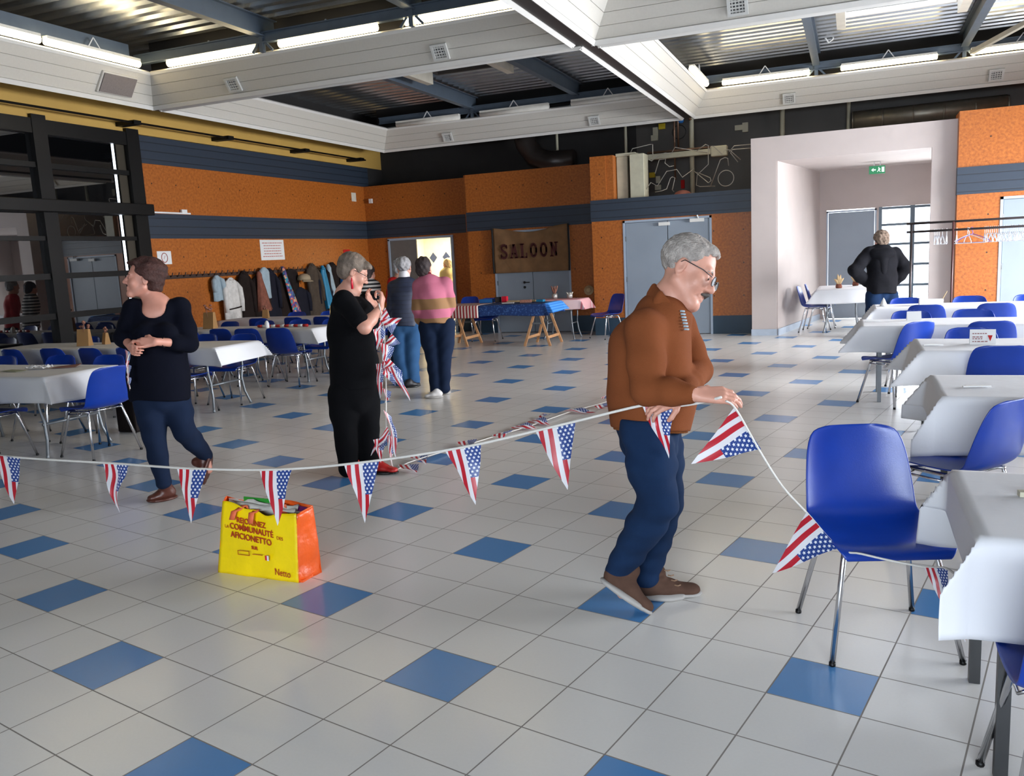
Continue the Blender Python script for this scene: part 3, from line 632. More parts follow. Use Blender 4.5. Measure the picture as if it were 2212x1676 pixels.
# ---- glazing on the left: posts, rails, dark panes, slit of daylight
mb = MB()
for y in (10.12, 8.52, 6.2, 3.6, 1.0, -1.6, -4.2): mb.box(XL-.06, XL+.06, y-.11, y+.11 if y < 10 else 10.25, 0, 3.80)
for z0, z1, dd in ((3.55, 3.745, .05), (3.10, 3.17, .03), (2.12, 2.18, .03), (1.59, 1.67, .03), (1.04, 1.12, .03), (.0, .16, .04)): mb.box(XL-.05, XL+dd, -5.0, 10.1, z0, z1)
wroot = mb.build('window_1', MT['black'], kind='structure')
b = MB(); b.box(XL-.1, XL+.16, -5.0, 10.30, 2.50, 2.67); b.build('transom_beam', MT['black'], wroot, bevel=.01)
b = MB(); b.box(XL-.035, XL-.02, -5.0, 9.74, .16, 3.55); b.build('pane', MT['winglass'], wroot)
b = MB(); b.bar((XL-.03, 9.80, 3.55), (XL-.03, 9.80, .2), .02, .03, up=(0, 1, 0)); b.build('daylight_gap', MT['glow'], wroot)
b = MB(); b.box(XL-.035, XL-.02, 9.86, 10.1, .16, 3.55); b.build('side_panel', M('bronze_window_panel', (66, 60, 50), .4, metal=.3), wroot)
mb = MB(); mb.box(XL-2.2, XL-.25, -5.2, 10.25, -.1, 3.9); mb.build('wall_behind_glazing', MT['darkroom'], kind='structure')
# curtain-rail like pipe on the yellow wall with clamps
r = empty('wall_pipe', (-9.98, 8, 3.84), 0, 'thin dark pipe with clamps running along the yellow upper wall', 'pipe')
b = MB(r.location); b.tube([(-9.98, -4, 3.84), (-9.98, 16.4, 3.84)], .016, 8); b.build('pipe', MT['black'], r, smooth=True)
for y in (5.6, 9.95, 12.0, 14.2, 16.2):
    b = MB(r.location); b.box(-10.3, -9.93, y-.07, y+.07, 3.81, 3.87); b.build('clamp', MT['black'], r)

# ---- doors
def door(name, x0, x1, y, h, leaves, frame=.04, mat='greydoor', hinge=True, handle=None, closer=False):
    b = MB(); b.box(x0, x0+frame, y-.03, y+.06, 0, h); b.box(x1-frame, x1, y-.03, y+.06, 0, h); b.box(x0, x1, y-.03, y+.06, h-frame, h)
    r = b.build(name, MT['doorframe'], kind='structure')
    xs = [x0+frame]+[x0+(x1-x0)*f for f in leaves]+[x1-frame]
    for a, c in zip(xs, xs[1:]):
        b = MB(); b.box(a+.006, c-.006, y-.01, y+.04, .01, h-frame-.005); lf = b.build('door_leaf', MT[mat], r, bevel=.004)
        if handle and abs(handle[0]-(a+c)/2) < (c-a)/2:
            hx, hz = handle
            b = MB(); b.lathe((0, 0, 0), [(.026, -.004), (.026, .008)], 14)
            b.v = [(hx+v[0], y-.014-v[2], hz+v[1]) for v in b.v]
            n0 = len(b.v); b.lathe((0, 0, 0), [(.026, -.004), (.026, .008)], 14)
            for k in range(n0, len(b.v)): v = b.v[k]; b.v[k] = (hx+v[0], y-.014-v[2], hz-.10+v[1])
            b.tube([(hx, y-.02, hz), (hx, y-.055, hz), (hx+.03, y-.062, hz), (hx+.13, y-.062, hz)], .010, 8)
            b.build('door_handle', MT['handle'], lf, smooth=False)
    if closer:
        b = MB(); b.box(-3.32, -3.12, y-.07, y-.02, h-.13, h-.07); b.box(-2.75, -2.5, y-.08, y-.02, h-.1, h-.04); b.bar((-2.6, y-.05, h-.05), (-2.62, y-.06, h+.02), .02, .02); b.build('door_closer', MT['fascia_trim'], r)
    if hinge:
        for z in (1.0, 1.75):
            b = MB(); b.tube([(x0+.045, y-.02, z), (x0+.045, y-.02, z+.09)], .01, 6); b.build('hinge', MT['handle'], r)
    return r
door('door_1', -6.98, -5.31, YS+.02, 2.11, (.5,), handle=(-6.33, 1.04))
door('door_2', -4.00, -2.37, YR+.02, 2.13, (.51,), closer=True)
door('door_3', 2.06, 3.0, 14.92, 2.10, (), hinge=True)
door('door_4', -.52, .40, 18.22, 2.15, (), hinge=False, frame=.03)
# glazed entrance door of the corridor
b = MB()
for bx in ((.44, .50), (1.56, 1.62), (1.0, 1.08)): b.box(bx[0], bx[1], 18.2, 18.27, 0, 2.17)
for z in (0, .62, 1.02, 1.42, 1.80, 2.12): b.box(.44, 1.62, 18.21, 18.25, z, z+.045)
r = b.build('door_5', M('blue_grey_window_frame', (84, 98, 110), .4), kind='structure')
b = MB(); b.box(.5, 1.56, 18.235, 18.24, .05, 2.12); b.build('pane', gp, r)
b = MB(); b.box(-1, 3.4, 19.2, 19.24, -.1, 3.0); b.build('outdoor_haze', M('bright_overcast_daylight', (255, 255, 255), .9, var=0, emit=(235, 244, 255), estr=3.0), kind='structure')
# kitchen door leaf and bright kitchen beyond
b = MB(); b.box(-9.76, -9.72, YB-.03, YB+.1, 0, 2.1); b.box(-8.18, -8.12, YB-.04, YB+.1, 0, 2.1); b.box(-9.76, -8.12, YB-.03, YB+.1, 2.07, 2.12)
r = b.build('door_6', MT['doorframe'], kind='structure')
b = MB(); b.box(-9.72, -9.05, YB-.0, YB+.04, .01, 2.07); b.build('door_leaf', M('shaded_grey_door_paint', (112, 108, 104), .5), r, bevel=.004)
b = MB(); b.tube([(-8.20, YB-.05, 1.02), (-8.30, YB-.05, 1.02)], .01, 6); b.build('door_handle', MT['handle'], r)
layered('wall_kitchen', [('tilewall', -10.1, -7.3, 18.9, 19.0, 0, 2.7), ('tilewall', -10.1, -10.0, YB+.15, 18.9, 0, 2.7), ('tilewall', -7.45, -7.35, YB+.15, 18.9, 0, 2.7), ('tilewall', -10.1, -7.35, YB+.15, 19.0, 2.7, 2.76)])
b = MB()
for k in range(7):
    cx = -9.75+k*.36; b.prism([(0, -.13), (.105, 0), (0, .13), (-.105, 0)], (cx, 18.898, 1.66), (1, 0, 0), (0, 0, 1), (0, -1, 0), .006)
b.build('trim_%d' % nf, MT['bluediamond'], kind='structure'); nf += 1
b = MB(); b.box(-9.1, -7.5, 18.3, 18.85, .0, .9); ct = b.build('kitchen_counter', MT['lamp_white']); tag(ct, 'white kitchen counter glimpsed through the open doorway', 'counter')
# ================================================================ chairs
def superell(v, p=3.2): return (1-abs(v)**p)**(1/p) if abs(v) < 1 else 0
def chair_shell():
    prof = [(-.235, .405), (-.232, .425), (-.215, .440), (-.15, .442), (-.05, .432), (.05, .428), (.13, .434), (.18, .448), (.212, .475), (.230, .515), (.245, .57), (.262, .64), (.280, .71), (.298, .775), (.304, .795), (.307, .803)]
    hw = [.185, .20, .215, .228, .232, .230, .226, .222, .219, .217, .214, .208, .200, .180, .150, .085]
    curl = [.0, .004, .01, .02, .026, .03, .034, .04, .045, .045, .042, .038, .032, .026, .02, .012]
    b = MB(); n = 14; rows = []
    for k, ((y, z), w, c) in enumerate(zip(prof, hw, curl)):
        t = min(1, max(0, (k-5)/4))      # 0 = seat, 1 = back
        row = []
        for i in range(n+1):
            v = -1+2*i/n; vv = math.sin(v*math.pi/2)
            x = w*vv; e = abs(vv)**3
            row.append(b.vert((x, y-t*c*e*1.0, z+(1-t)*c*e)))
        rows.append(row)
    for A, B in zip(rows, rows[1:]):
        for i in range(n): b.face((A[i], A[i+1], B[i+1], B[i]))
    return b
def make_chair(shellmat):
    r = empty('stacking_chair')
    sh = chair_shell().build('shell', shellmat, r, smooth=True, solid=.007, subsurf=1)
    ch = [(sh, [])]
    for sx in (-1, 1):
        for sy in (-1, 1):
            b = MB(); top = Vector((sx*.165, .13 if sy > 0 else -.14, .415)); ft = Vector((sx*.235, .235 if sy > 0 else -.235, .0))
            b.tube([top+Vector((-sx*.03, -sy*.03, .0)), top, top+(ft-top)*.08, ft+Vector((0, 0, .012))], .0115, 8)
            lg = b.build('leg', MT['chrome'], r, smooth=True)
            c = MB(); c.lathe(ft, [(.011, 0), (.0128, .003), (.0125, .016)], 8); cp = c.build('foot_cap', MT['black'], lg, smooth=True)
            ch.append((lg, [cp]))
    b = MB()
    for sx in (-1, 1): b.tube([(sx*.165, -.15, .413), (sx*.165, .14, .413)], .0105, 8)
    for y in (-.12, .11): b.tube([(-.165, y, .413), (.165, y, .413)], .009, 8)
    b.tube([(.165, -.12, .405), (.195, -.12, .39), (.195, .05, .39), (.165, .05, .405)], .006, 6)
    fr = b.build('seat_frame', MT['chrome'], r, smooth=True); ch.append((fr, []))
    return r, ch
CH0 = make_chair(MT['shell'])
used_chair = [False]
def put_chair(x, y, deg, label, group):
    rz = math.radians(deg)
    if not used_chair[0]:
        used_chair[0] = True; o = CH0[0]; o.location = (x, y, 0); o.rotation_euler = (0, 0, rz)
        tag(o, label, 'chair', group); return o
    return copy_tree(CH0[0], CH0[1], (x, y, 0), rz, label, group)
def chair_top(tx, ty, deg, label, group):   # place by the top of its back
    rz = math.radians(deg); return put_chair(tx+.30*math.sin(rz), ty-.30*math.cos(rz), deg, label, group)

# ================================================================ tables
def make_table(x0, x1, y0, y1, style, label, group, h=.74, name='folding_table'):
    cx, cy = (x0+x1)/2, (y0+y1)/2; r = empty(name, (cx, cy, 0), 0, label, 'table', group); o = r.location
    b = MB(o); b.box(x0, x1, y0, y1, h-.03, h); b.build('tabletop', MT['tabletop'], r, bevel=.006)
    mt = MT['tableleg'] if style != 'black' else MT['blackleg']
    for x, s in ((x0+.16 if style != 'black' else x0+.07, 1), (x1-.2, -1)):
        for y, t in ((y0+.07, 1), (y1-.07, -1)):
            b = MB(o)
            if style == 'curved':
                b.tube([(x, y, h-.03), (x, y, .45), (x, y+t*.03, .32), (x-s*.02, y+t*.02, .16), (x-s*.05, y-t*.02, .03), (x-s*.06, y-t*.03, .0)], [.014]*5+[.018], 8)
            else: b.bar((x, y, h-.03), (x, y, 0), .035, .035, up=(0, 1, 0))
            b.build('leg', mt, r, smooth=(style == 'curved'))
        b = MB(o); zc = .30 if style == 'curved' else .62
        b.tube([(x, y0+.08, zc), (x, y1-.08, zc)], .012, 8); b.build('crossbar', mt, r, smooth=True)
    return r
def cloth(x0, x1, y0, y1, z, d, label, group, seed=0, ends=(1, 1), flare=.25, mat='paper', res=.055, end_scale=1.0, name='paper_tablecloth', wave=.02, cat='tablecloth', sagf=None):
    rnd = random.Random(seed); ph = [rnd.uniform(0, 6.28) for _ in range(8)]
    ex0 = d*end_scale if ends[0] else 0; ex1 = d*end_scale if ends[1] else 0
    c = Vector(((x0+x1)/2, (y0+y1)/2, z)); b = MB(c)
    def axis(a0, a1, e0, e1):
        n = max(2, int((a1-a0)/res)); m = max(3, int(d/.022))
        return [a0-e0*(1-k/m) for k in range(m if e0 else 0)]+[a0+(a1-a0)*k/n for k in range(n+1)]+[a1+e1*(k+1)/m for k in range(m if e1 else 0)]
    S, T = axis(x0, x1, ex0, ex1), axis(y0, y1, d, d)
    g = []
    for t in T:
        row = []
        for s in S:
            dx = max(x0-s, s-x1, 0); sx = -1 if s < x0 else 1; dy = max(y0-t, t-y1, 0); sy = -1 if t < y0 else 1
            X = min(max(s, x0), x1); Y = min(max(t, y0), y1); mn = min(dx, dy); mxx = max(dx, dy)
            wv = wave*(mxx/d)*(math.sin(6*s+ph[0])+.5*math.sin(11*s+ph[1])+math.sin(5*t+ph[2])+.4*math.sin(10*t+ph[3]))
            if dx > 0: X += sx*(.012+flare*.45*dx+.50*mn+wv)
            if dy > 0: Y += sy*(.012+flare*.35*dy+.20*mn+wv*.8)
            zz = z-mxx*.97
            if mxx == 0: zz += .0025*math.sin(5*s+ph[4])*math.sin(9*t+ph[5])
            else: zz += .012*math.sin(4*s+3*t+ph[6])*(mxx/d)
            if sagf and dy > 0 and t < y0: zz += sagf(s)*(dy/d)
            row.append(b.vert((X, Y, zz)))
        g.append(row)
    for A, B in zip(g, g[1:]):
        for i in range(len(S)-1): b.face((A[i], A[i+1], B[i+1], B[i]))
    o = b.build(name, MT[mat], smooth=True, solid=.0015); o.location = c
    return tag(o, label, cat, group)
# ---- right-hand rows (T1 nearest .. T5 farthest)
RR = {1: (.34, 2.50, 3.22), 2: (.44, 4.76, 5.50), 3: (.47, 6.70, 7.48), 4: (.08, 8.66, 9.38), 5: (.24, 10.80, 11.52)}
ordn = {1: 'nearest', 2: 'second', 3: 'third', 4: 'fourth', 5: 'farthest'}
for k, (x0, y0, y1) in RR.items():
    make_table(x0, x0+1.8, y0, y1, 'black' if k < 4 else 'post', 'long table at the left end of the %s right-hand row under white paper' % ordn[k], 'right-hand tables')
    cloth(x0-.01, x0+2.6, y0-.01, y1+.01, .745, .30 if k < 3 else .26, 'white paper tablecloth on the %s table row at the right of the hall' % ordn[k], 'white paper tablecloths', seed=k*3, ends=(1, 0),
          flare={1: .12, 2: .25, 3: .7, 4: .5, 5: .45}[k], end_scale={1: .5, 2: .7, 3: 1.0, 4: .9, 5: 1.0}[k], wave=.008, res=.03)
    if k > 1: make_table(x0+1.83, x0+3.3, y0, y1, 'post', 'second table along the %s right-hand row under white paper' % ordn[k], 'right-hand tables')
G = 'blue plastic chairs around the right-hand tables'
chair_top(0.0, 3.71, 18, 'large blue plastic chair standing alone facing the camera, bunting caught on its seat', None)
chair_top(.72, 4.40, 230, 'blue plastic chair turned left behind the nearest white right-hand table', G)
chair_top(.95, 6.50, 180, 'dark blue plastic chair back rising behind the second right-hand table', G)
chair_top(.90, 7.82, 0, 'low dark blue chair on the far side of the third right-hand table', G)
chair_top(1.13, 8.36, 182, 'bright blue chair back on the near side of the fourth right-hand table', G)
chair_top(.58, 8.45, 222, 'blue plastic chair turned left before the fourth right-hand table', G)
chair_top(.56, 9.74, 2, 'blue chair on the far side of the fourth right-hand table, left one with pale rim', G)
chair_top(1.14, 9.76, -3, 'dark blue chair on the far side of the fourth right-hand table, second from its left', G)
chair_top(.76, 10.50, 176, 'bright blue chair back before the farthest right-hand table, left one', G)
chair_top(1.46, 10.52, 181, 'bright blue chair back before the farthest right-hand table, right one', G)
chair_top(.62, 11.86, 2, 'blue chair behind the farthest right-hand table, left one by the window door', G)
chair_top(1.34, 11.88, 0, 'blue chair behind the farthest right-hand table before the orange board', G)
chair_top(2.0, 11.88, 3, 'blue chair behind the farthest right-hand table at the right photo edge', G)
put_chair(.60, 2.38, 180, 'blue chair with chrome leg at the bottom right corner under the nearest white table', G)
# ---- left-hand rows
LR = {1: (-6.50, 5.12, 5.90), 2: (-6.55, 7.30, 8.02), 3: (-6.85, 9.52, 10.16), 4: (-6.95, 11.45, 12.15)}
lor = {1: 'front', 2: 'second', 3: 'third', 4: 'rear'}
for k, (x1, y0, y1) in LR.items():
    make_table(x1-1.75, x1, y0, y1, 'curved', 'folding table ending the %s left-hand row nearest the open floor' % lor[k], 'left-hand tables')
    make_table(max(x1-3.55, -10.18), x1-1.8, y0, y1, 'curved', 'folding table nearer the windows in the %s left-hand row' % lor[k], 'left-hand tables')
    cloth(max(x1-3.57, -10.14), x1+.01, y0-.01, y1+.01, .745, .20 if k > 1 else .24, 'white paper tablecloth on the %s table row at the left of the hall' % lor[k], 'white paper tablecloths', seed=20+k*5, ends=(0, 1), flare=.35, end_scale=1.0)
G = 'blue plastic chairs around the left-hand tables'
put_chair(-6.30, 5.44, 262, 'bright blue chair ending the front left-hand table beside the woman in navy', G)
LC = [(1, 'n', (-7.10,), ['blue chair facing the front left-hand table at the left photo edge']),
 (1, 'f', (-6.95, -7.62, -8.35), None), (2, 'n', (-6.95, -7.48, -8.0, -8.60, -9.2), None), (2, 'f', (-6.98, -7.6, -8.25, -8.9, -9.55), None),
 (3, 'n', (-7.08, -7.60, -8.12, -8.7, -9.3), None), (3, 'f', (-7.15, -7.75, -8.35, -9.0), None), (4, 'n', (-7.2, -7.75, -8.3, -8.95), None), (4, 'f', (-7.15, -7.85, -8.5, -9.2), None)]
cnt = ['first', 'second', 'third', 'fourth', 'fifth']
rj = random.Random(5)
for k, side, xs, labs in LC:
    x1, y0, y1 = LR[k]
    for i, x in enumerate(xs):
        lb = labs[i] if labs else 'blue chair on the %s side of the %s left-hand row, %s from its right end' % ('near' if side == 'n' else 'far', lor[k], cnt[i])
        if side == 'n': chair_top(x, y0-.42+rj.uniform(-.05, .05), 180+rj.uniform(-7, 7) if not (k == 3 and i == 0) else 186, lb, G)
        else: chair_top(x, y1+.33+rj.uniform(-.05, .05), rj.uniform(-6, 6), lb, G)
# black bin / bag under the front left table
b = MB(); b.box(-6.98, -6.72, 6.25, 6.5, .001, .34); b.box(-6.94, -6.76, 6.29, 6.46, .34, .38)
tag(b.build('black_bag', MT['blackbag'], bevel=.05), 'dark bag on the floor behind the chair beside the woman in navy', 'bag')
# ---- small table inside the corridor mouth, with two chairs
make_table(-.58, .24, 15.35, 16.75, 'curved', 'small table under white paper in the beige corridor mouth', None)
cloth(-.59, .25, 15.34, 16.76, .745, .24, 'white paper tablecloth on the small table in the corridor mouth', 'white paper tablecloths', seed=91, flare=.5)
chair_top(-.93, 15.75, 84, 'bright blue chair at the left of the corridor table, nearer one', 'chairs by the corridor table')
chair_top(-.84, 16.45, 90, 'blue chair at the left of the corridor table, farther one partly hidden', 'chairs by the corridor table')
# ---- trestle tables with flag cloths
def trestle(x, y0, y1, label, rz=0, h=.70):
    r = empty('wooden_trestle', (x, (y0+y1)/2, 0), rz, label, 'trestle', 'pine trestles under the flag table')
    L = (y1-y0)/2
    b = MB(); b.bar((0, -L, h-.02), (0, L, h-.02), .05, .05); b.build('top_rail', MT['pine'], r, bevel=.004)
    for s in (-1, 1):
        for t in (-1, 1):
            b = MB(); b.bar((s*.02, t*(L-.08), h-.03), (s*.24, t*(L-.02), 0), .045, .028, up=(0, 1, 0)); b.build('leg', MT['pine'], r, bevel=.003)
        b = MB(); b.bar((s*.19, -L+.04, .15), (s*.19, L-.04, .15), .02, .05); b.build('stretcher', MT['pine'], r, bevel=.003)
    for t in (-1, 1):
        b = MB(); b.bar((-.11, t*(L-.05), .40), (.11, t*(L-.05), .40), .012, .03); b.build('brace', MT['tableleg'], r)
trestle(-5.15, 13.72, 14.40, 'pine trestle under the right end of the flag-covered table', 0)
trestle(-6.75, 13.72, 14.40, 'pine trestle under the left end of the flag-covered table', 0)
r = empty('trestle_tabletop', (-6.05, 14.07, .72), 0, 'long board on two pine trestles hidden under flag cloths', 'table')
b = MB(r.location); b.box(-7.15, -4.98, 13.70, 14.45, .70, .735); b.build('board', MT['pine'], r)
cloth(-6.24, -4.97, 13.68, 14.47, .742, .20, 'dark blue star-printed cloth draped over the right part of the trestle table', None, seed=41, ends=(0, 1), mat='starcloth', name='star_tablecloth', wave=.006, flare=.1)
cloth(-7.2, -6.22, 13.665, 14.48, .748, .22, 'red and white striped flag cloth draped over the left part of the trestle table', None, seed=43, ends=(1, 0), mat='stripesflag', name='striped_tablecloth', wave=.006, flare=.1)
c2 = cloth(-5.03, -4.92, 13.75, 14.48, .752, .17, 'bright blue ruffled cloth hanging off the right end of the trestle table', None, seed=44, ends=(0, 1), mat='blueruffle', name='ruffled_tablecloth', wave=.01, flare=.5)
make_table(-5.5, -4.66, 14.75, 15.28, 'curved', 'small table under pink striped cloth against the orange wall', None)
cloth(-5.52, -4.65, 14.74, 15.29, .745, .20, 'pink and white striped cloth on the small table by the orange wall', None, seed=45, mat='pinkstripe', name='pink_tablecloth', wave=.004, flare=.15)
put_chair(-4.22, 15.0, -38, 'bright blue chair by the orange wall at the right of the pink striped table', 'chairs near the banner')
chair_top(-7.42, 15.95, 2, 'dark blue chair behind the left end of the flag table', 'chairs near the banner')
chair_top(-6.6, 15.1, 5, 'blue chair behind the middle of the flag table, only its chrome legs show', 'chairs near the banner')
# ================================================================ props
def box_thing(name, c, sx, sy, sz, mat, label, cat, rz=0, group=None, bev=.003):
    b = MB(); b.box(-sx/2, sx/2, -sy/2, sy/2, 0, sz); o = b.build(name, MT[mat], bevel=bev); o.location = c; o.rotation_euler = (0, 0, rz)
    return tag(o, label, cat, group)
# SALOON banner with slab lettering
yb = YS-.07
br = empty('saloon_banner', (-6.12, yb, 1.70), 0, 'brown hessian banner reading SALOON hung over the grey double door', 'banner')
b = MB(br.location)
def bp(u, v):
    x = -6.95+1.63*u; z = 1.25+(.895+.035*math.cos(6.28*u)*(v))*v
    sag = .045*math.sin(math.pi*u)*v*(1 if u < .75 else .3)
    return (x, yb-.012-.014*math.sin(9*u+3*v)*(.3+v)-.01*math.sin(21*u+7*v), z-sag)
b.grid(bp, 40, 20); b.build('cloth_panel', MT['hessian'], br, smooth=True, solid=.003)
for u0 in (0, 1):
    b = MB(br.location); b.tube([Vector(bp(u0, v/10))+Vector((.012 if u0 else -.012, -.012, 0)) for v in range(11)], .018, 6); b.build('edge_tape', MT['blackcloth2'], br, smooth=True)
GL = {  # strokes per letter in a 1 x 1.5 cell: (x0,y0,x1,y1,width)
 'S': 'S',
 'A': [(.12, .06, .46, 1.44, .20), (.54, 1.44, .88, .06, .30), (.25, .48, .75, .48, .12), (-.04, .06, .34, .06, .12), (.62, .06, 1.06, .06, .12), (.30, 1.42, .66, 1.42, .12)],
 'L': [(.28, .06, .28, 1.44, .30), (.0, .06, .95, .06, .14), (.0, 1.44, .58, 1.44, .12), (.90, .0, .90, .50, .14)],
 'O': 'O',
 'N': [(.20, .06, .20, 1.44, .18), (.82, .06, .82, 1.44, .18), (.22, 1.36, .80, .14, .30), (-.04, .06, .44, .06, .12), (-.04, 1.44, .34, 1.44, .12), (.60, 1.44, 1.08, 1.44, .12)]}
def stroke(mb, pts, w, P):
    for (x0, y0), (x1, y1) in zip(pts, pts[1:]):
        dx, dy = x1-x0, y1-y0; L = math.hypot(dx, dy) or 1; nx, ny = -dy/L*w/2, dx/L*w/2; ex, ey = dx/L*.02, dy/L*.02
        q = [(x0-ex+nx, y0-ey+ny), (x1+ex+nx, y1+ey+ny), (x1+ex-nx, y1+ey-ny), (x0-ex-nx, y0-ey-ny)]
        A = [mb.vert(P(x, y, 0)) for x, y in q]; B = [mb.vert(P(x, y, .003)) for x, y in q]
        mb.face(A); mb.face(B[::-1])
        for k in range(4): l = (k+1) % 4; mb.face((A[k], B[k], B[l], A[l]))
b = MB(br.location)
cw, chh = .155, .29
for i, ch in enumerate('SALOON'):
    ox = -6.785+i*.218
    def P(x, y, t, ox=ox): return (ox+x*cw, yb-.045-t, 1.545+y/1.5*chh)
    if ch == 'O':
        pts = [(.5+.40*math.cos(a*math.pi/10), .75+.64*math.sin(a*math.pi/10)) for a in range(21)]
        stroke(b, pts, .26, P)
        stroke(b, [(.14, .5), (.14, 1.0)], .2, P); stroke(b, [(.86, .5), (.86, 1.0)], .2, P)
    elif ch == 'S':
        pts = [(.90, 1.12), (.82, 1.32), (.60, 1.43), (.36, 1.40), (.16, 1.24), (.14, 1.04), (.30, .86), (.62, .70), (.86, .52), (.86, .28), (.66, .09), (.38, .07), (.16, .20), (.08, .42)]
        stroke(b, pts, .27, P); stroke(b, [(.92, 1.02), (.92, 1.45)], .1, P); stroke(b, [(.06, .05), (.06, .48)], .1, P)
    else:
        for x0, y0, x1, y1, w in GL[ch]: stroke(b, [(x0, y0), (x1, y1)], w*1.25, P)
b.build('lettering', MT['hesslet'], br, label='dark red slab letters SALOON')
def text_mesh(s, size, mat, parent, origin, ux, uy, n, name='lettering', align='CENTER', bold=.0, ext=.0004, sx=1.0, shear=0.):
    cu = bpy.data.curves.new('t', 'FONT'); cu.body = s; cu.size = size; cu.align_x = align; cu.extrude = ext; cu.offset = bold; cu.shear = shear
    to = bpy.data.objects.new('t', cu); COL.objects.link(to); dg = bpy.context.evaluated_depsgraph_get()
    me = bpy.data.meshes.new_from_object(to.evaluated_get(dg)); bpy.data.objects.remove(to); bpy.data.curves.remove(cu)
    ux, uy, n, o = Vector(ux), Vector(uy), Vector(n), Vector(origin)
    for v in me.vertices: v.co = o+ux*v.co.x*sx+uy*v.co.y+n*v.co.z
    me.materials.clear(); me.materials.append(MT[mat]); me.name = name
    ob = bpy.data.objects.new(name, me); COL.objects.link(ob)
    if parent: ob.parent = parent
    return ob
# shopping bag on the floor
BG = [onz(471, 1236), onz(645, 1259), onz(684, 1224)]
A0, B0, C0 = BG
A0 = Vector((A0.x, A0.y, 0)); B0 = Vector((B0.x, B0.y, 0))
ux = (B0-A0).normalized(); uw = (B0-A0).length; uyv = Vector((-ux.y, ux.x, 0)); dep = .155; H = .405
br = empty('shopping_bag', A0, math.atan2(ux.y, ux.x), 'yellow and orange woven shopping bag with red lettering standing on the tiles', 'bag')
rn = random.Random(3)
def crumple(x, y, z, a=.006): return a*(mnoise.noise(Vector((x*9+2, y*9, z*9)))+.5*mnoise.noise(Vector((x*23, y*23+5, z*23))))
def bagpanel(p00, p10, p01, p11, nrm, nu=16, nv=16, topf=None, amp=.010):
    b = MB(); p00, p10, p01, p11, nrm = map(Vector, (p00, p10, p01, p11, nrm))
    def fn(u, v):
        p = p00.lerp(p10, u).lerp(p01.lerp(p11, u), v)
        if topf: p = p+Vector((0, 0, topf(u)*v))
        return p+nrm*(crumple(p.x, p.y, p.z, amp)*(1 if 0 < u < 1 else .3))
    return b.grid(fn, nu, nv)
w = uw
tl = .078
top = lambda u: -.035*math.exp(-((u-.62)/.16)**2)-.02*math.exp(-((u-.35)/.1)**2)+.004*math.sin(20*u)
front = bagpanel((0, 0, .0), (w, 0, .0), (tl*.7, .03, H-.02), (w+.01, .02, H-.05), (0, -1, 0), 24, 20, top, .006).build('front_panel', MT['yellowbag'], br, smooth=True, solid=.0015)
bagpanel((w, 0, 0), (w+.03, dep, 0), (w+.01, .02, H-.05), (w+.035, dep-.03, H-.035), (1, 0, 0), 12, 16, None, .018).build('side_panel', MT['orangebag'], br, smooth=True, solid=.0015)
bagpanel((.0, dep, 0), (0, 0, 0), (.0, dep-.03, H-.02), (tl*.7, .03, H-.02), (-1, 0, 0), 12, 16, None, .012).build('side_panel', MT['orangebag'], br, smooth=True, solid=.0015)
bagpanel((w+.03, dep, 0), (0, dep, 0), (w+.035, dep-.03, H-.035), (0, dep-.03, H-.02), (0, 1, 0), 16, 14, lambda u: .012*math.sin(6*u)).build('back_panel', MT['orangebag'], br, smooth=True, solid=.0015)
b = MB(); b.box(.01, w+.02, .01, dep-.01, 0.0, .012); b.build('base', MT['orangebag'], br)
bagpanel((w+.0, dep-.02, .1), (.02, dep-.02, .1), (w+.0, dep-.042, H-.045), (.02, dep-.042, H-.03), (0, -1, 0), 8, 8).build('lining', MT['baglining'], br, smooth=True)
b = MB(); b.grid(lambda u, v: (.05+(w-.08)*u, .05+.05*v, H-.055+.03*mnoise.noise(Vector((u*5, v*4, 1)))+.02*v), 12, 8); b.build('paper_filling', MT['baglining'], br, smooth=True)
b = MB(); b.bar((.12, dep-.038, H-.032), (.30, dep-.038, H-.034), .008, .034); b.build('top_binding', MT['greentrim'], br, bevel=.003)
b = MB(); b.bar((w-.07, dep-.045, H-.048), (w+.022, dep-.055, H-.056), .008, .03); b.build('top_binding', MT['purpletrim'], br, bevel=.003)
b = MB(); b.tube([(w+.027, .03, H-.045), (w+.034, dep-.035, H-.038)], .004, 6); b.build('top_binding', MT['orangebag'], br)
def strap(pts, wd=.03):
    b = MB(); P_ = [Vector(p) for p in pts]
    A = [b.vert(p-Vector((wd/2, 0, 0))) for p in P_]; B_ = [b.vert(p+Vector((wd/2, 0, 0))) for p in P_]
    for k in range(len(P_)-1): b.face((A[k], B_[k], B_[k+1], A[k+1]))
    b.build('handle', MT['orangestrap'], br, smooth=True, solid=.002)
strap([(.135, -.004, .30), (.15, .002, .345), (.165, .012, H-.055), (.19, .04, H-.035), (.205, .05, H-.10)], .035)
strap([(.255, -.004, .29), (.262, .004, .345), (.27, .016, H-.06), (.27, .035, H-.05), (.26, .05, H-.1)], .035)
strap([(w-.12, .08, H-.09), (w-.13, .09, H-.03), (w-.15, .10, H-.06)], .05)
L_ = [('REJOIGNEZ', .040, .245, .276), ('COMMUNAUTÉ', .043, .245, .236), ('AFICIONETTO', .044, .240, .192), ('SUR', .024, .26, .150)]
for s, sz, x, z in L_: text_mesh(s, sz, 'redink', br, (x, .028*z/H-.009, z), (1, 0, -.10), (-.04, .06, 1), (0, -1, 0), sx=.92, bold=.0008)
text_mesh('LA', .024, 'redink', br, (.085, .009, .250), (1, 0, -.1), (-.04, .035, 1), (0, -1, 0)); text_mesh('DES', .024, 'redink', br, (.425, .006, .214), (1, 0, -.1), (-.04, .035, 1), (0, -1, 0))
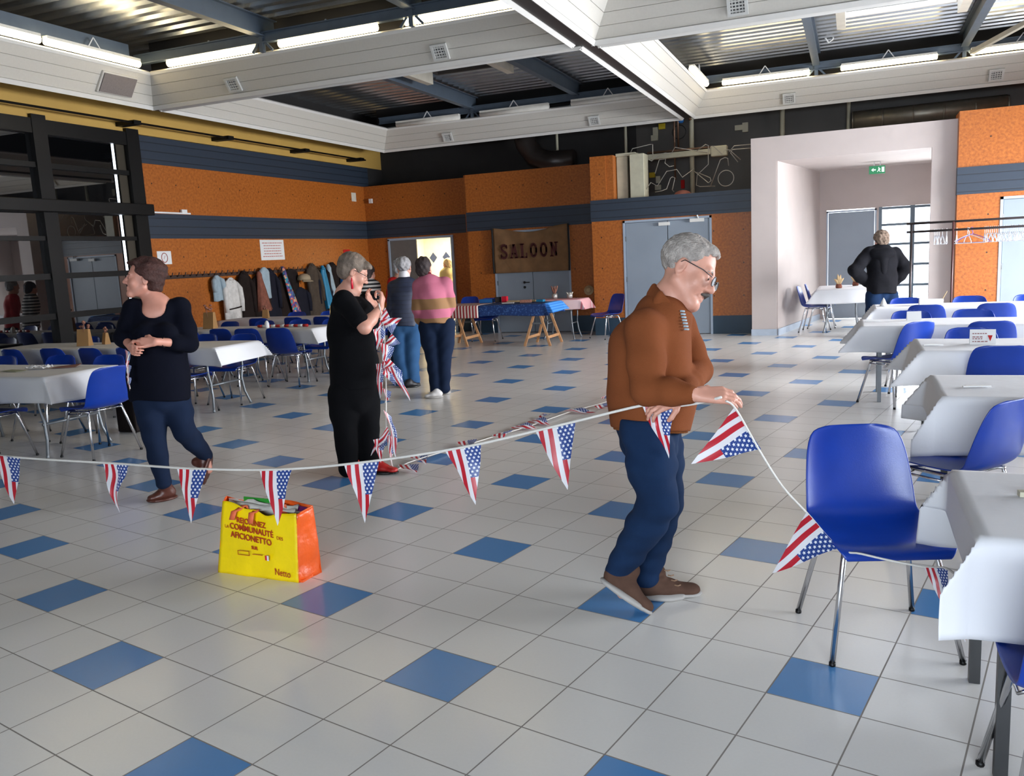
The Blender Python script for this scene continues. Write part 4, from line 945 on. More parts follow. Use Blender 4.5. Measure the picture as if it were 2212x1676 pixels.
text_mesh('Netto', .05, 'redink', br, (w-.090, -.008, .028), (1, 0, -.08), (-.02, .035, 1), (0, -1, 0), sx=.8)
b = MB()
for bx in ((.16, .235, .118, .1205), (.16, .235, .140, .1425), (.16, .1625, .118, .1425), (.2325, .235, .118, .1425), (.255, .32, .128, .131)): b.box(bx[0], bx[1], -.0125, -.010, bx[2], bx[3])
b.build('printed_frame', MT['redink'], br)
b = MB(); b.box(.335, .347, -.0125, -.010, .105, .13); b.build('printed_patch', MT['redplastic'], br); b = MB(); b.box(.347, .358, -.0125, -.010, .103, .13); b.build('printed_patch', MT['white'], br)

# posters on the left wall
def on_left(name, y0, y1, z0, z1, mat, label, cat):
    b = MB((XL, (y0+y1)/2, (z0+z1)/2)); b.box(XL+.001, XL+.006, y0, y1, z0, z1); o = b.build(name, MT[mat]); o.location = (XL, (y0+y1)/2, (z0+z1)/2); return tag(o, label, cat)
p = on_left('poster', 12.95, 13.66, 1.75, 2.13, 'white', 'white paper notice with faded red lines above the coat rack', 'poster')
rl = random.Random(2)
b = MB(p.location)
for k in range(6):
    z = 2.07-k*.05; m1 = .1 if 0 < k < 5 else .06
    x = 12.95+m1
    while x < 13.66-m1:
        ww = rl.uniform(.02, .07); b.box(XL+.006, XL+.0075, x, min(x+ww, 13.66-m1), z-.008, z+.008); x += ww+.012
b.build('printed_lines', M('faded_red_print', (186, 120, 112), .8), p)
p = on_left('notice_card', 10.40, 10.70, 1.74, 1.95, 'white', 'small square white card with a red ring pinned beside the window', 'notice')
b = MB(p.location); b.tube([(XL+.007, 10.55+.062*math.cos(a*math.pi/12), 1.845+.075*math.sin(a*math.pi/12)) for a in range(24)], .006, 6, closed=True)
b.tube([(XL+.007, 10.53, 1.82), (XL+.007, 10.57, 1.88)], .003, 5); b.build('ring_print', M('dark_red_print', (150, 60, 56), .8), p)
on_left('wall_box', 16.22, 16.40, 2.97, 3.16, 'offwhite', 'small off-white box high on the orange left wall near the corner', 'wall box')
on_left('fire_notice', 15.72, 15.98, 1.74, 1.92, 'red', 'red fire notice on the left wall behind the woman in black', 'notice')
b = MB(); b.box(XL+.015, XL+.045, 10.25, 11.2, 2.545, 2.57); b.box(XL+.015, XL+.05, 11.0, 11.12, 2.56, 2.62); tag(b.build('cable_trunking', MT['white']), 'short white cable trunking above the left band near the window', 'cable trunking')
box_thing('wall_sensor', (-10.1, YB-.06, 2.93), .08, .05, .10, 'white', 'tiny white sensor high in the corner of the orange boards', 'sensor')

# coat rack on the left wall
r = empty('coat_rack', (XL+.03, 12.9, 1.56), 0, 'long dark wooden coat rack with pegs on the orange left wall', 'coat rack'); o = r.location
b = MB(o); b.box(XL+.0, XL+.04, 10.35, 16.2, 1.50, 1.56); b.build('rail', MT['hook'], r, bevel=.004)
for k in range(40):
    y = 10.45+k*.145; b = MB(o); b.tube([(XL+.03, y, 1.53), (XL+.07, y+.0, 1.545), (XL+.09, y+.01, 1.60)], .009, 6); b.build('peg', MT['hook'], r, smooth=True)
def garment(y, ztop, zbot, w0, w1, mat, label, cat='coat', t0=.07, t1=.12, lean=0., name='hanging_coat', sleeves=True, seed=0, xo=.07, collar=True):
    """a coat hanging from a peg: lofted folded body with sleeves"""
    r = empty(name, (XL+xo, y, zbot), 0, label, cat, 'clothes hanging on the coat rack' if cat == 'coat' else None); o = r.location
    b = MB(o); n = 18; N = 12; rows = []
    H_ = ztop-zbot
    for j in range(N+1):
        v = j/N; s = v**.55
        ww = .025+(w0*.5-.025)*min(1, (v/.16)**.7) if v < .16 else (w0+(w1-w0)*(v-.16)/.84)*.5
        tt = (.03+(t0*.5)*min(1, v/.12)) if v < .12 else (t0+(t1-t0)*v)*.5+.0
        z = ztop-H_*v; row = []
        for i in range(n):
            a = 2*math.pi*i/n
            f = 1+.16*math.sin(5*a+seed+v*2)*min(1, v*2)+.07*math.sin(9*a+seed*2)
            row.append(b.vert((XL+xo+tt*f*math.cos(a), y+lean*v+ww*f*math.sin(a), z+(.012*math.sin(3*a+seed) if j == N else 0))))
        rows.append(row)
    for A, B in zip(rows, rows[1:]):
        for i in range(n): b.face((A[i], A[(i+1) % n], B[(i+1) % n], B[i]))
    b.face(rows[0]); b.face(rows[-1][::-1])
    b.build('body_cloth', MT[mat], r, smooth=True)
    if sleeves:
        for s in (-1, 1):
            b = MB(o); yy = y+s*w0*.42
            b.tube([(XL+xo, yy-s*.03, ztop-.10*H_), (XL+xo+.03, yy+s*.015, ztop-.22*H_), (XL+xo+.04, yy+s*.03+lean*.4, ztop-.45*H_), (XL+xo+.04, yy+s*.025+lean*.6, ztop-.66*H_)], [.028, .05, .046, .038], 10); b.build('sleeve', MT[mat], r, smooth=True)
    if collar:
        b = MB(o); b.tube([(XL+xo+.02, y-.05, ztop-.05), (XL+xo+.05, y, ztop-.07), (XL+xo+.02, y+.05, ztop-.05)], .022, 8); b.build('collar', MT[mat], r, smooth=True)
    return r
garment(11.62, 1.52, 1.08, .20, .22, 'denimjkt', 'pale blue shirt at the left of the hung clothes, behind the white garment', seed=1, collar=False)
g1 = garment(11.93, 1.47, .55, .42, .36, 'whitecoat', 'white printed kimono-like garment with dark belt hanging on the coat rack', seed=2, xo=.10)
b = MB((XL+.10, 11.93, .55)); b.tube([(XL+.10+.085*math.cos(a), 11.93+.20*math.sin(a), .93+.02*math.sin(a)) for a in [k*math.pi/10 for k in range(-5, 6)]], .012, 6); b.build('belt', MT['darkcoat'], g1, smooth=True)
garment(12.33, 1.58, .42, .36, .48, 'darkcoat', 'dark brown coat hanging between the white garment and the rust bag', seed=3)
garment(12.66, 1.55, .82, .12, .36, 'redbag', 'rust coloured fabric bag hanging on the coat rack', 'bag', .05, .14, .10, 'hanging_bag', False, 4, .14, False)
garment(12.84, 1.62, 1.05, .30, .16, 'denimjkt', 'pale blue denim cloth bundled over the rust bag', seed=5, sleeves=False, xo=.12, lean=.05, collar=False)
garment(13.05, 1.60, .45, .42, .54, 'navycoat', 'navy coat hanging left of the floral scarf', seed=6)
garment(13.34, 1.62, .52, .10, .26, 'scarf', 'long floral multicoloured scarf slanting down from the coat rack', 'scarf', .05, .09, .42, 'hanging_scarf', False, 7, .16, False)
garment(13.72, 1.57, 1.08, .46, .42, 'blackbag', 'dark tote bag with printed front hanging behind the beige cap', 'bag', .05, .07, .0, 'hanging_bag', False, 8, .06, False)
garment(13.95, 1.20, .45, .50, .56, 'navycoat', 'black coat hanging below the beige cap', seed=9, xo=.08, collar=False)
r = empty('cap', (XL+.2, 13.95, 1.33), 0, 'beige and brown peaked cap hung on the clothes', 'cap')
b = MB(); b.lathe((0, 0, 0), [(.13, 0), (.135, .03), (.12, .08), (.07, .12), (.01, .13)], 16); b.build('crown', MT['cap'], r, smooth=True)
b = MB(); b.grid(lambda u, v: (.11*math.cos((u-.5)*2.4)*(1+.7*v)-.0, .13*math.sin((u-.5)*2.4)*(1+.3*v), .01-.04*v), 10, 3); b.build('peak', MT['cap'], r, smooth=True, solid=.004)
garment(14.42, 1.66, .48, .44, .56, 'greycoat', 'grey-brown tweed coat hanging right of the cap', seed=10, lean=.12)
garment(14.70, 1.60, .70, .16, .26, 'teal', 'turquoise jacket hanging beside the grey-brown coat', seed=11, lean=.18, xo=.13, sleeves=False)
garment(14.95, 1.62, .72, .12, .18, 'denimjkt', 'pale blue jacket edge hanging between turquoise and black coats', seed=12, lean=.2, xo=.1, sleeves=False, collar=False)
garment(15.15, 1.66, .48, .50, .60, 'darkcoat', 'black coat hanging right of the turquoise jacket', seed=13)
garment(15.55, 1.60, .95, .36, .42, 'bluenylon', 'bright blue jacket at the right end of the coat rack', seed=14, xo=.12)
garment(15.85, 1.64, .5, .34, .44, 'darkcoat', 'dark coat at the far right end of the coat rack behind the woman in black', seed=15)

garment(12.74, 1.50, .46, .42, .50, 'darkcoat', 'dark coat hanging behind the rust fabric bag', seed=16, xo=.05, collar=False)
garment(13.52, 1.52, .46, .42, .52, 'darkcoat', 'dark coat hanging behind the floral scarf and tote bag', seed=17, xo=.05, collar=False)
garment(14.80, 1.52, .46, .44, .54, 'navycoat', 'navy coat hanging behind the turquoise jacket', seed=18, xo=.05, collar=False)
# ---- things on the tables
def paper_bag(c, s, rz, label, mat='kraft', flowers=True):
    r = empty('paper_bag', c, rz, label, 'paper bag'); b = MB()
    b.box(-.055*s, .055*s, -.035*s, .035*s, 0, .001)
    v = [b.vert(p) for p in ((-.06*s, -.04*s, 0), (.06*s, -.04*s, 0), (.06*s, .04*s, 0), (-.06*s, .04*s, 0), (-.055*s, -.012*s, .16*s), (.055*s, -.012*s, .16*s), (.055*s, .02*s, .16*s), (-.055*s, .02*s, .16*s))]
    for q in ((0, 1, 5, 4), (1, 2, 6, 5), (2, 3, 7, 6), (3, 0, 4, 7)): b.face([v[k] for k in q])
    b.build('bag_body', MT[mat], r, solid=.0015)
    if flowers:
        b = MB(); rr = random.Random(int(c[0]*100))
        for k in range(7):
            x, y = rr.uniform(-.05, .05)*s, rr.uniform(-.02, .02)*s; z = .16*s+rr.uniform(.01, .07)*s
            b.tube([(x*.5, y, .08*s), (x, y, z)], .003, 5); b.lathe((x, y, z-.01), [(.004, 0), (.016*s, .01), (.014*s, .022), (.003, .03)], 7)
        b.build('dried_flower', MT['flower'], r, smooth=True)
    return r
zt = .748
def on(px, py): q = onz(px, py, zt); return (q.x, q.y, zt)
q = on(183, 747); paper_bag((q[0], 7.62, zt), 1.3, .3, 'brown paper bag centrepiece with dried flowers on the second left-hand table')
paper_bag((q[0]+.16, 7.80, zt), .9, -.4, 'small paper bag with dried flowers beside the red figure', 'kraft')
q = on(435, 711); paper_bag((-8.88, 9.85, zt), 1.5, .1, 'brown paper bag centrepiece on the third left-hand table row')
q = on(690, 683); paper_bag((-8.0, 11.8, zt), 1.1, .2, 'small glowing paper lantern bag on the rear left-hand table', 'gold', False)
paper_bag((-9.4, 11.8, zt), .9, .2, 'tiny paper bag on the rear left-hand table below the rust bag', 'kraft')
r = empty('red_bottle', (-8.0, 7.62, zt), 0, 'small red and clear bottle figure on the second left-hand table', 'bottle')
b = MB(); b.lathe((0, 0, 0), [(.02, 0), (.025, .01), (.024, .06), (.012, .09), (.011, .11)], 12); b.build('bottle_body', MT['redplastic'], r, smooth=True)
b = MB(); b.lathe((0, 0, .11), [(.012, 0), (.014, .005), (.012, .05), (.004, .12), (.001, .17)], 10); b.build('stopper', MT['redplastic'], r, smooth=True)
q = onz(5, 797, zt); r = empty('paper_cup_bundle', (-7.72, 5.55, zt), 0, 'crumpled white and gold foil parcel on the front left-hand table', 'parcel')
b = MB(); b.lathe((0, 0, 0), [(.045, 0), (.05, .02), (.035, .06), (.04, .09), (.01, .10)], 9); b.build('foil_wrap', MT['foil'], r)
r = empty('leaflet', (-6.95, 5.72, zt), .3, 'dark red printed leaflet lying on the front left-hand table', 'leaflet'); b = MB(); b.grid(lambda u, v: (-.13+.26*u, -.06+.12*v, .004+.02*u*v), 6, 3); b.build('sheet', MT['brownleather'], r, solid=.0015)
r = empty('leaflet', (-7.30, 5.45, zt), -.2, 'pale green leaflet lying flat on the front left-hand table', 'leaflet'); b = MB(); b.grid(lambda u, v: (-.14+.28*u, -.05+.1*v, .004), 4, 3); b.build('sheet', M('pale_green_leaflet', (150, 154, 128), .7), r, solid=.0015)
r = empty('napkin', (-7.18, 5.62, zt), .2, 'crumpled grey-white napkin on the front left-hand table', 'napkin'); b = MB(); b.grid(lambda u, v: (-.1+.2*u, -.07+.14*v, .008+.05*abs(mnoise.noise(Vector((u*6, v*6, 3))))), 14, 10); b.build('crumpled_sheet', MT['napkin'], r, solid=.001)
# striped streamer roll on the third left row
r = empty('striped_streamer', (-7.55, 9.82, zt+.02), .0, 'red and white striped streamer roll lying on the third left-hand table', 'streamer')
for k in range(11):
    b = MB(); b.tube([(-.43+k*.078, .004*(k % 3), 0), (-.43+(k+1)*.078, .004*((k+1) % 3), 0)], .02, 8); b.build('stripe_section', MT['redleather'] if k % 2 == 0 else MT['white'], r, smooth=True)
r = empty('table_lamp_candle', (-7.74, 9.72, zt), 0, 'white rounded votive candle on the third left-hand table', 'candle'); b = MB(); b.lathe((0, 0, 0), [(.028, 0), (.034, .02), (.032, .07), (.018, .10), (.004, .108)], 12); b.build('wax', MT['white'], r, smooth=True)
b = MB(); b.tube([(0, 0, .105), (0, 0, .12)], .002, 5); b.build('wick', MT['black'], r)
def tent_card(px, py, w, h, rz, label, prnt, tilt=.05):
    q = onz(px, py, zt); r = empty('tent_card', (q.x, q.y, zt), rz, label, 'table card')
    b = MB()
    for s in (-1, 1): b.quad((-w/2, s*.035, 0), (w/2, s*.035, 0), (w/2, 0, h), (-w/2, 0, h))
    b.build('folded_card', MT['white'], r, solid=.001)
    if prnt:
        b = MB(); rr = random.Random(4)
        for row, mm in ((.72, .5), (.50, .35), (.38, .35), (.2, .6)):
            x = -w*.40
            while x < w*(-.4+mm): ww = rr.uniform(.008, .02); b.box(x, x+ww, -.037*(1-row)-.0035, -.037*(1-row)-.0015, h*row-.003, h*row+.004); x += ww+.006
        b.build('printed_lines', M('grey_red_print', (150, 96, 96), .8), r)
        b = MB(); b.prism([(-.016, .012), (.016, .012), (.010, -.004), (0, -.03), (-.010, -.004)], (w*.28, -.020, h*.5), (1, 0, 0), (0, .5, 1), (0, -1, 0), .002); b.build('printed_emblem', MT['redleather'], r)
    return r
tent_card(2122, 743, .17, .11, -.05, 'white folded table card with small print and red emblem on the third right-hand table', True)
tent_card(1974, 692, .13, .09, .1, 'blank white folded card on the fourth right-hand table', False)
def cone_napkin(x, y, label, h=.10):
    r = empty('folded_napkin', (x, y, zt), 0, label, 'napkin'); b = MB(); b.lathe((0, 0, 0), [(.045, 0), (.035, .03), (.014, h*.8), (.003, h)], 8); b.build('napkin_cone', MT['white'], r, smooth=True)
cone_napkin(.34, 11.2, 'white pointed napkin at the left end of the farthest right-hand table')
r = empty('white_box', (.86, 11.2, zt), 0, 'white box with a brown straw on the farthest right-hand table', 'box'); b = MB(); b.box(-.13, .13, -.05, .05, 0, .07); b.build('carton', MT['white'], r, bevel=.004); b = MB(); b.tube([(.12, 0, .06), (.17, 0, .16)], .005, 6); b.build('straw', MT['cornhusk'], r)
for x, y, lb in ((.56, 7.0, 'small clear cutlery pack at the left of the third right-hand table'), (.62, 5.05, 'small clear cutlery pack at the left of the second right-hand table'), (.18, 9.1, 'thin cutlery line at the left end of the fourth right-hand table')):
    r = empty('cutlery_pack', (x, y, zt), .2, lb, 'cutlery', 'clear cutlery packs'); b = MB(); b.bar((-.07, 0, .006), (.07, 0, .006), .02, .006); b.build('handle', MT['white'], r); b = MB(); b.bar((-.05, .025, .006), (.06, .025, .006), .012, .005); b.build('blade', MT['white'], r)
q = onz(2200, 1071, zt); r = empty('white_ornament', (q.x+.03, q.y, zt), 0, 'small cream plastic ornament on the nearest right-hand table', 'ornament'); b = MB(); b.lathe((0, 0, 0), [(.012, 0), (.016, .01), (.008, .03), (.014, .045), (.004, .06)], 10); b.build('knob', MT['cream'], r, smooth=True); b = MB(); b.bar((-.03, 0, .008), (.06, .01, .008), .03, .016); b.build('base', MT['cream'], r)
def husk(x, y, label):
    r = empty('corn_husk_ornament', (x, y, zt), 0, label, 'ornament', 'corn husk ornaments on the corridor table'); b = MB(); b.lathe((0, 0, 0), [(.05, 0), (.055, .03), (.045, .07)], 10); b.build('pot', MT['redbag'], r, smooth=True)
    for k, (dx, dz) in enumerate(((-.08, .16), (-.02, .24), (.03, .23), (.08, .17))):
        b = MB(); b.tube([(0, 0, .05), (dx*.5, 0, .05+dz*.5), (dx, 0, dz)], [.02, .026, .004], 8); b.build('husk_leaf', MT['cornhusk'], r, smooth=True)
husk(-.24, 15.75, 'pale corn husk ornament on the corridor table, left one'); husk(.03, 16.4, 'pale corn husk ornament on the corridor table, right one behind the first')
# things on the flag table
def flat(name, x, y, sx, sy, sz, mat, label, cat, rz=0): return box_thing(name, (x, y, .753), sx, sy, sz, mat, label, cat, rz)
flat('gift_box', -6.35, 14.35, .26, .12, .07, 'bluenylon', 'blue patterned box at the back of the flag table', 'box', .1)
flat('red_cup', -5.98, 14.35, .10, .08, .11, 'redplastic', 'small red carton on the flag table', 'carton', .0)
flat('black_case', -6.12, 14.35, .12, .08, .10, 'blackbag', 'black case between blue box and red carton on the flag table', 'case', .5)
flat('wooden_tray', -5.62, 14.30, .55, .14, .03, 'cornhusk', 'long pale wooden tray at the back of the flag table', 'tray')
flat('cutlery_heap', -5.75, 13.95, .22, .12, .02, 'foil', 'heap of silver cutlery on the flag table', 'cutlery', .2)
flat('copper_ornament', -5.45, 14.05, .20, .10, .05, 'flower', 'brown dried ornament heap on the flag table', 'ornament', .2)
flat('blue_napkins', -5.22, 14.20, .14, .10, .04, 'teal', 'pale blue napkin pile near the right end of the flag table', 'napkins', -.1)
def small_pot(x, y, label, h=.2, mat='flower', z=.752):
    r = empty('dried_flower_pot', (x, y, z), 0, label, 'ornament'); b = MB(); b.lathe((0, 0, 0), [(.05, 0), (.06, .04), (.05, .09)], 10); b.build('pot', MT['foil'], r, smooth=True)
    b = MB()
    for k in range(6): a = k*1.05; b.tube([(0, 0, .06), (.04*math.cos(a), .04*math.sin(a), h*.7), (.07*math.cos(a), .07*math.sin(a), h)], [.012, .016, .004], 6)
    b.build('flowers', MT[mat], r, smooth=True)
small_pot(-5.28, 15.15, 'dried flower pot on the pink striped table by the grey door', .24); small_pot(-4.98, 15.15, 'small white pot with dried flowers on the pink striped table', .11, 'offwhite')
_h = ony(1272, 627, YS-.06); r = empty('straw_hat', _h, 0, 'straw hat hanging low on the orange wall above the pink table', 'hat'); r.rotation_euler = (math.radians(80), 0, 0)
b = MB(); b.lathe((0, 0, 0), [(.10, 0), (.10, .006), (.055, .012), (.05, .045), (.03, .055), (.01, .056)], 20); b.build('straw_shape', MT['cornhusk'], r, smooth=True)
b = MB(); b.lathe((0, 0, 0), [(.057, .014), (.055, .024)], 20); b.build('hat_band', MT['redbag'], r, smooth=True)

# ---- clothes rail with hangers at the right
r = empty('clothes_rail', (1.8, 12.75, 0), 0, 'dark steel clothes rail standing before the orange board at the right', 'clothes rail'); o = r.location
for z, y, nm in ((1.74, 12.75, 'top_bar'), (1.63, 12.78, 'hanging_bar')):
    b = MB(o); b.tube([(.66, y, z), (3.2, y, z)], .015, 8); b.build(nm, MT['rail'], r, smooth=True)
for x, y in ((.72, 12.75), (1.22, 12.72), (3.1, 12.75)):
    b = MB(o); b.tube([(x, y, 1.74), (x, y, .08)], .013, 8); b.build('post', MT['rail'] if x != 1.22 else M('dark_red_steel', (74, 34, 32), .5), r, smooth=True)
    b = MB(o); b.tube([(x, y-.25, .05), (x, y, .08), (x, y+.25, .05)], .014, 8); b.build('foot', MT['rail'], r, smooth=True)
    for yy in (y-.25, y+.25):
        b = MB(o); b.lathe((x, yy, 0), [(.018, 0), (.022, .02), (.012, .05)], 8); b.build('castor', MT['black'], r, smooth=True)
def mk_hanger():
    b = MB(); b.tube([(0, 0, .02), (0, .018, .028), (0, .026, .01), (0, .012, -.012), (0, 0, -.03), (0, 0, -.06)], .0035, 6)
    b.tube([(0, 0, -.06), (0, -.10, -.10), (0, -.20, -.155), (0, -.205, -.17), (0, -.19, -.175), (0, .19, -.175), (0, .205, -.17), (0, .20, -.155), (0, .10, -.10), (0, 0, -.06)], .005, 6)
    return b.build('clothes_hanger', MT['hanger'], smooth=True)
h0 = mk_hanger(); hx = [1.0, 1.02, 1.04, 1.06, 1.10, 1.15, 1.27, 1.40]+[1.60+.022*k for k in range(28)]
for k, x in enumerate(hx):
    h = h0 if k == 0 else h0.copy()
    if k: COL.objects.link(h)
    h.location = (x, 12.78, 1.625); h.rotation_euler = (0, 0, rn.uniform(-.15, .15))
    if k < 6: lb = 'white hanger in the left cluster on the clothes rail before the beige wall'
    elif k < 8: lb = 'white hanger hanging singly %s on the clothes rail' % ('just right of the dark red post' if k == 6 else 'beside the purple hanger')
    else: lb = 'white hanger in the dense right-hand row on the clothes rail'
    tag(h, lb, 'hanger', 'left cluster of white hangers' if k < 6 else ('right row of white hangers' if k > 7 else None))
h = h0.copy(); h.data = h0.data.copy(); COL.objects.link(h); h.location = (1.46, 12.78, 1.625); h.rotation_euler = (0, 0, 1.35); h.data.materials[0] = MT['purple']; tag(h, 'purple hanger turned flat to the camera on the clothes rail', 'hanger')
if 'group' in h: del h['group']
h = h0.copy(); COL.objects.link(h); h.location = (1.42, 12.76, 1.62); h.rotation_euler = (0, .1, 1.2); tag(h, 'white hanger turned flat beside the purple one on the clothes rail', 'hanger')
if 'group' in h: del h['group']

# ---- exit sign in the corridor
r = empty('exit_sign', (.37, 17.0, 2.80), 0, 'green illuminated emergency exit sign hanging in the corridor mouth', 'exit sign')
b = MB(); b.box(-.135, .135, -.02, .02, -.07, .07); b.build('sign_panel', MT['green'], r, bevel=.003)
b = MB(); b.prism([(-.10, 0), (-.06, .035), (-.06, .012), (-.02, .012), (-.02, -.012), (-.06, -.012), (-.06, -.035)], (0, -.0205, 0), (1, 0, 0), (0, 0, 1), (0, -1, 0), .002)
b.prism([(0, .045), (.015, .045), (.015, .028), (0, .028)], (.02, -.0205, 0), (1, 0, 0), (0, 0, 1), (0, -1, 0), .002)
b.prism([(0, .024), (.028, .024), (.04, .0), (.03, -.004), (.022, .006), (.022, -.01), (.04, -.04), (.028, -.044), (.008, -.014), (-.012, -.042), (-.022, -.036), (.0, -.004)], (.02, -.0205, 0), (1, 0, 0), (0, 0, 1), (0, -1, 0), .002)
b.box(.075, .12, -.0225, -.0205, -.045, .045); b.build('pictogram', MT['signwhite'], r)
b = MB(); b.box(-.06, -.04, -.01, .01, .07, .14); b.box(.04, .06, -.01, .01, .07, .14); b.build('mounting', MT['white'], r)

# ---- plant shelf above the double door: cabinet, pipes, wire figures
r = empty('cream_cabinet', (-3.88, 15.85, 2.54), 0, 'pair of cream enamel panels standing on the ledge above the double door', 'cabinet')
b = MB(); b.box(-.27, -.06, -.12, .18, 0, .78); b.build('panel', MT['cream'], r, bevel=.01); b = MB(); b.box(.0, .27, -.2, .16, 0, .80); b.build('panel', MT['cream'], r, bevel=.01); b = MB(); b.box(-.28, .10, -.14, .18, .78, .84); b.build('top_panel', MT['cream'], r, bevel=.01)
b = MB(); b.box(-.06, .0, -.02, .12, .02, .76); b.build('gap_plate', MT['darkcoat'], r)
r = empty('batten_lamp', (-2.95, 16.4, 3.28), 0, 'unlit cream strip fitting behind the wires on the ledge', 'lamp fitting'); b = MB(); b.box(-.75, .45, -.06, .06, 0, .10); b.build('housing', MT['cream'], r, bevel=.01); b = MB(); b.tube([(-.75, -.03, .13), (.45, -.03, .13)], .02, 8); b.build('lamp_tube', MT['copper'], r, smooth=True)
b = MB(); b.box(.45, .75, -.08, .08, -.05, .14); b.build('end_box', MT['cream'], r, bevel=.02)
def wirefig(pts, label, r_=.008, mat='wire', cyc=False):
    P_ = [Vector(p) for p in pts]; c = P_[0].copy(); b = MB(c); b.tube(P_, r_, 6, closed=cyc); o = b.build('bent_wire', MT[mat], smooth=True); o.location = c; return tag(o, label, 'wire', 'bent wires tangled above the double door')
def wpx(lst, y0, label, **k): wirefig([ony(px, py, y0+.02*i) for i, (px, py) in enumerate(lst)], label, **k)
wpx([(1362, 330), (1366, 321), (1404, 312), (1410, 312), (1410, 340)], 15.9, 'bent wire hook at the left of the tangle over the cream panels')
wpx([(1377, 330), (1408, 348), (1420, 336), (1437, 330), (1450, 332), (1458, 318), (1528, 330)], 16.0, 'long zigzag wire crossing the upper tangle')
wpx([(1505, 326), (1524, 312), (1530, 314), (1530, 355), (1506, 378), (1504, 400), (1512, 403), (1545, 402)], 16.0, 'tall bent wire loop right of the cream pole')
wpx([(1532, 322), (1537, 316), (1542, 316), (1560, 333), (1566, 323), (1576, 324), (1600, 345)], 15.9, 'peaked bent wire beside the beige portal, upper one')
wpx([(1575, 328), (1586, 315), (1622, 312)], 15.8, 'angled wire touching the beige portal corner, upper one'); wpx([(1594, 350), (1578, 330), (1582, 323), (1622, 320)], 15.8, 'angled wire touching the beige portal corner, lower one')
wpx([(1535, 402), (1556, 345), (1566, 340), (1572, 342), (1574, 358)], 15.9, 'leaning bent wire right of the tangle')
wpx([(1415, 415), (1430, 412), (1440, 408), (1448, 385), (1452, 382), (1458, 384), (1452, 410), (1456, 414)], 15.85, 'low snaking wire beside the pink dome')
wpx([(1415, 375), (1424, 345), (1438, 343), (1436, 352), (1446, 360), (1456, 358)], 15.95, 'curled wire in the middle of the tangle')
wpx([(1388, 420), (1406, 394), (1420, 402), (1440, 370), (1462, 366), (1474, 383), (1500, 364)], 15.8, 'long crossing wire low in the tangle')
wpx([(1500, 370), (1530, 395), (1536, 390), (1534, 384), (1505, 372)], 15.85, 'folded wire triangle right of the cream pole')
wirefig([ony(1568, 385, 15.9)+Vector((.14*math.cos(a), 0, .14*math.sin(a))) for a in [k*math.pi/10 for k in range(20)]], 'round wire ring near the beige portal', cyc=True)
def vpole(px, y, z0, z1, r_, mat, label):
    p = ony(px, 350, y); b = MB((p.x, y, z0)); b.tube([(p.x, y, z0), (p.x, y, z1)], r_, 8); o = b.build('vertical_pipe', MT[mat], smooth=True); o.location = (p.x, y, z0); tag(o, label, 'pipe')
vpole(1495, 16.9, 2.54, 4.85, .045, 'cream', 'thick cream vertical pipe behind the wire tangle'); vpole(1205, 17.3, 3.28, 4.85, .03, 'cream', 'thin pale vertical pipe in the dark void above the banner bay')
vpole(1353, 17.2, 2.54, 4.85, .03, 'cream', 'thin pale vertical pipe behind the cream panels'); vpole(1690, 17.3, 2.6, 4.85, .045, 'cream', 'cream vertical pipe above the left of the beige portal'); vpole(1832, 17.3, 3.0, 4.85, .035, 'cream', 'cream vertical pipe above the middle of the beige portal')
vpole(1458, 16.8, 2.9, 4.85, .018, 'copper', 'copper pipe left of the thick cream pipe, left one'); vpole(1466, 16.8, 3.5, 4.85, .018, 'copper', 'copper pipe left of the thick cream pipe, right one')
r = empty('valve_assembly', (-3.15, 16.85, 4.02), 0, 'valves and fittings clustered at the top of the copper pipes', 'valve')
b = MB(); b.lathe((0, 0, -.05), [(.05, 0), (.07, .03), (.07, .08), (.03, .11)], 10); b.build('valve_body', MT['bluenylon'], r, smooth=True); b = MB(); b.tube([(-.12, 0, .1), (.15, 0, .1), (.2, 0, -.02)], .025, 8); b.build('fitting', MT['copper'], r, smooth=True)
b = MB(); b.tube([(.13*math.cos(a)-.02, -.03, .13*math.sin(a)-.22) for a in [k*math.pi/9 for k in range(18)]], .008, 6, closed=True); b.build('cable_loop', MT['black'], r, smooth=True)
def tagbox(px, py, w, h, mat, label, y=17.567, nm='cable_box'):
    p = ony(px, py, y); box_thing(nm, (p.x, y, p.z-h/2), w, .06, h, mat, label, 'label' if 'yellow' in mat else 'junction box')
tagbox(1416, 284, .10, .16, 'cream', 'cream junction box upper left on the dark panel'); tagbox(1414, 298, .14, .11, 'cream', 'pale lower half of the upper left junction box cluster'); tagbox(1430, 273, .13, .11, 'yellowtag', 'yellow label upper left on the dark panel', nm='yellow_label')
tagbox(1610, 275, .11, .18, 'cream', 'cream junction box upper right on the dark panel'); tagbox(1596, 276, .15, .10, 'cream', 'wide pale box left of the upper right junction box')
tagbox(1409, 378, .12, .10, 'yellowtag', 'yellow label low in the wire tangle', nm='yellow_label'); tagbox(1422, 388, .09, .14, 'cream', 'cream box low in the wire tangle, upper half'); tagbox(1422, 405, .13, .10, 'cream', 'cream box low in the wire tangle, lower half')
tagbox(1475, 398, .07, .17, 'red', 'small red box on the ledge beside the pink dome')
r = empty('pink_dome', (-2.98, 16.05, 2.54), 0, 'dusty pink plastic dome lying on the ledge above the double door', 'dome'); b = MB(); b.lathe((0, 0, 0), [(.17, 0), (.17, .02), (.13, .07), (.06, .10), (.01, .108)], 18); b.build('dome_cover', MT['pink'], r, smooth=True); b = MB(); b.lathe((0, 0, 0), [(.175, .0), (.178, .012), (.172, .02)], 18); b.build('rim', MT['pink'], r, smooth=True)
p0, p1 = ony(1840, 262, 17.1), ony(2175, 222, 17.1)
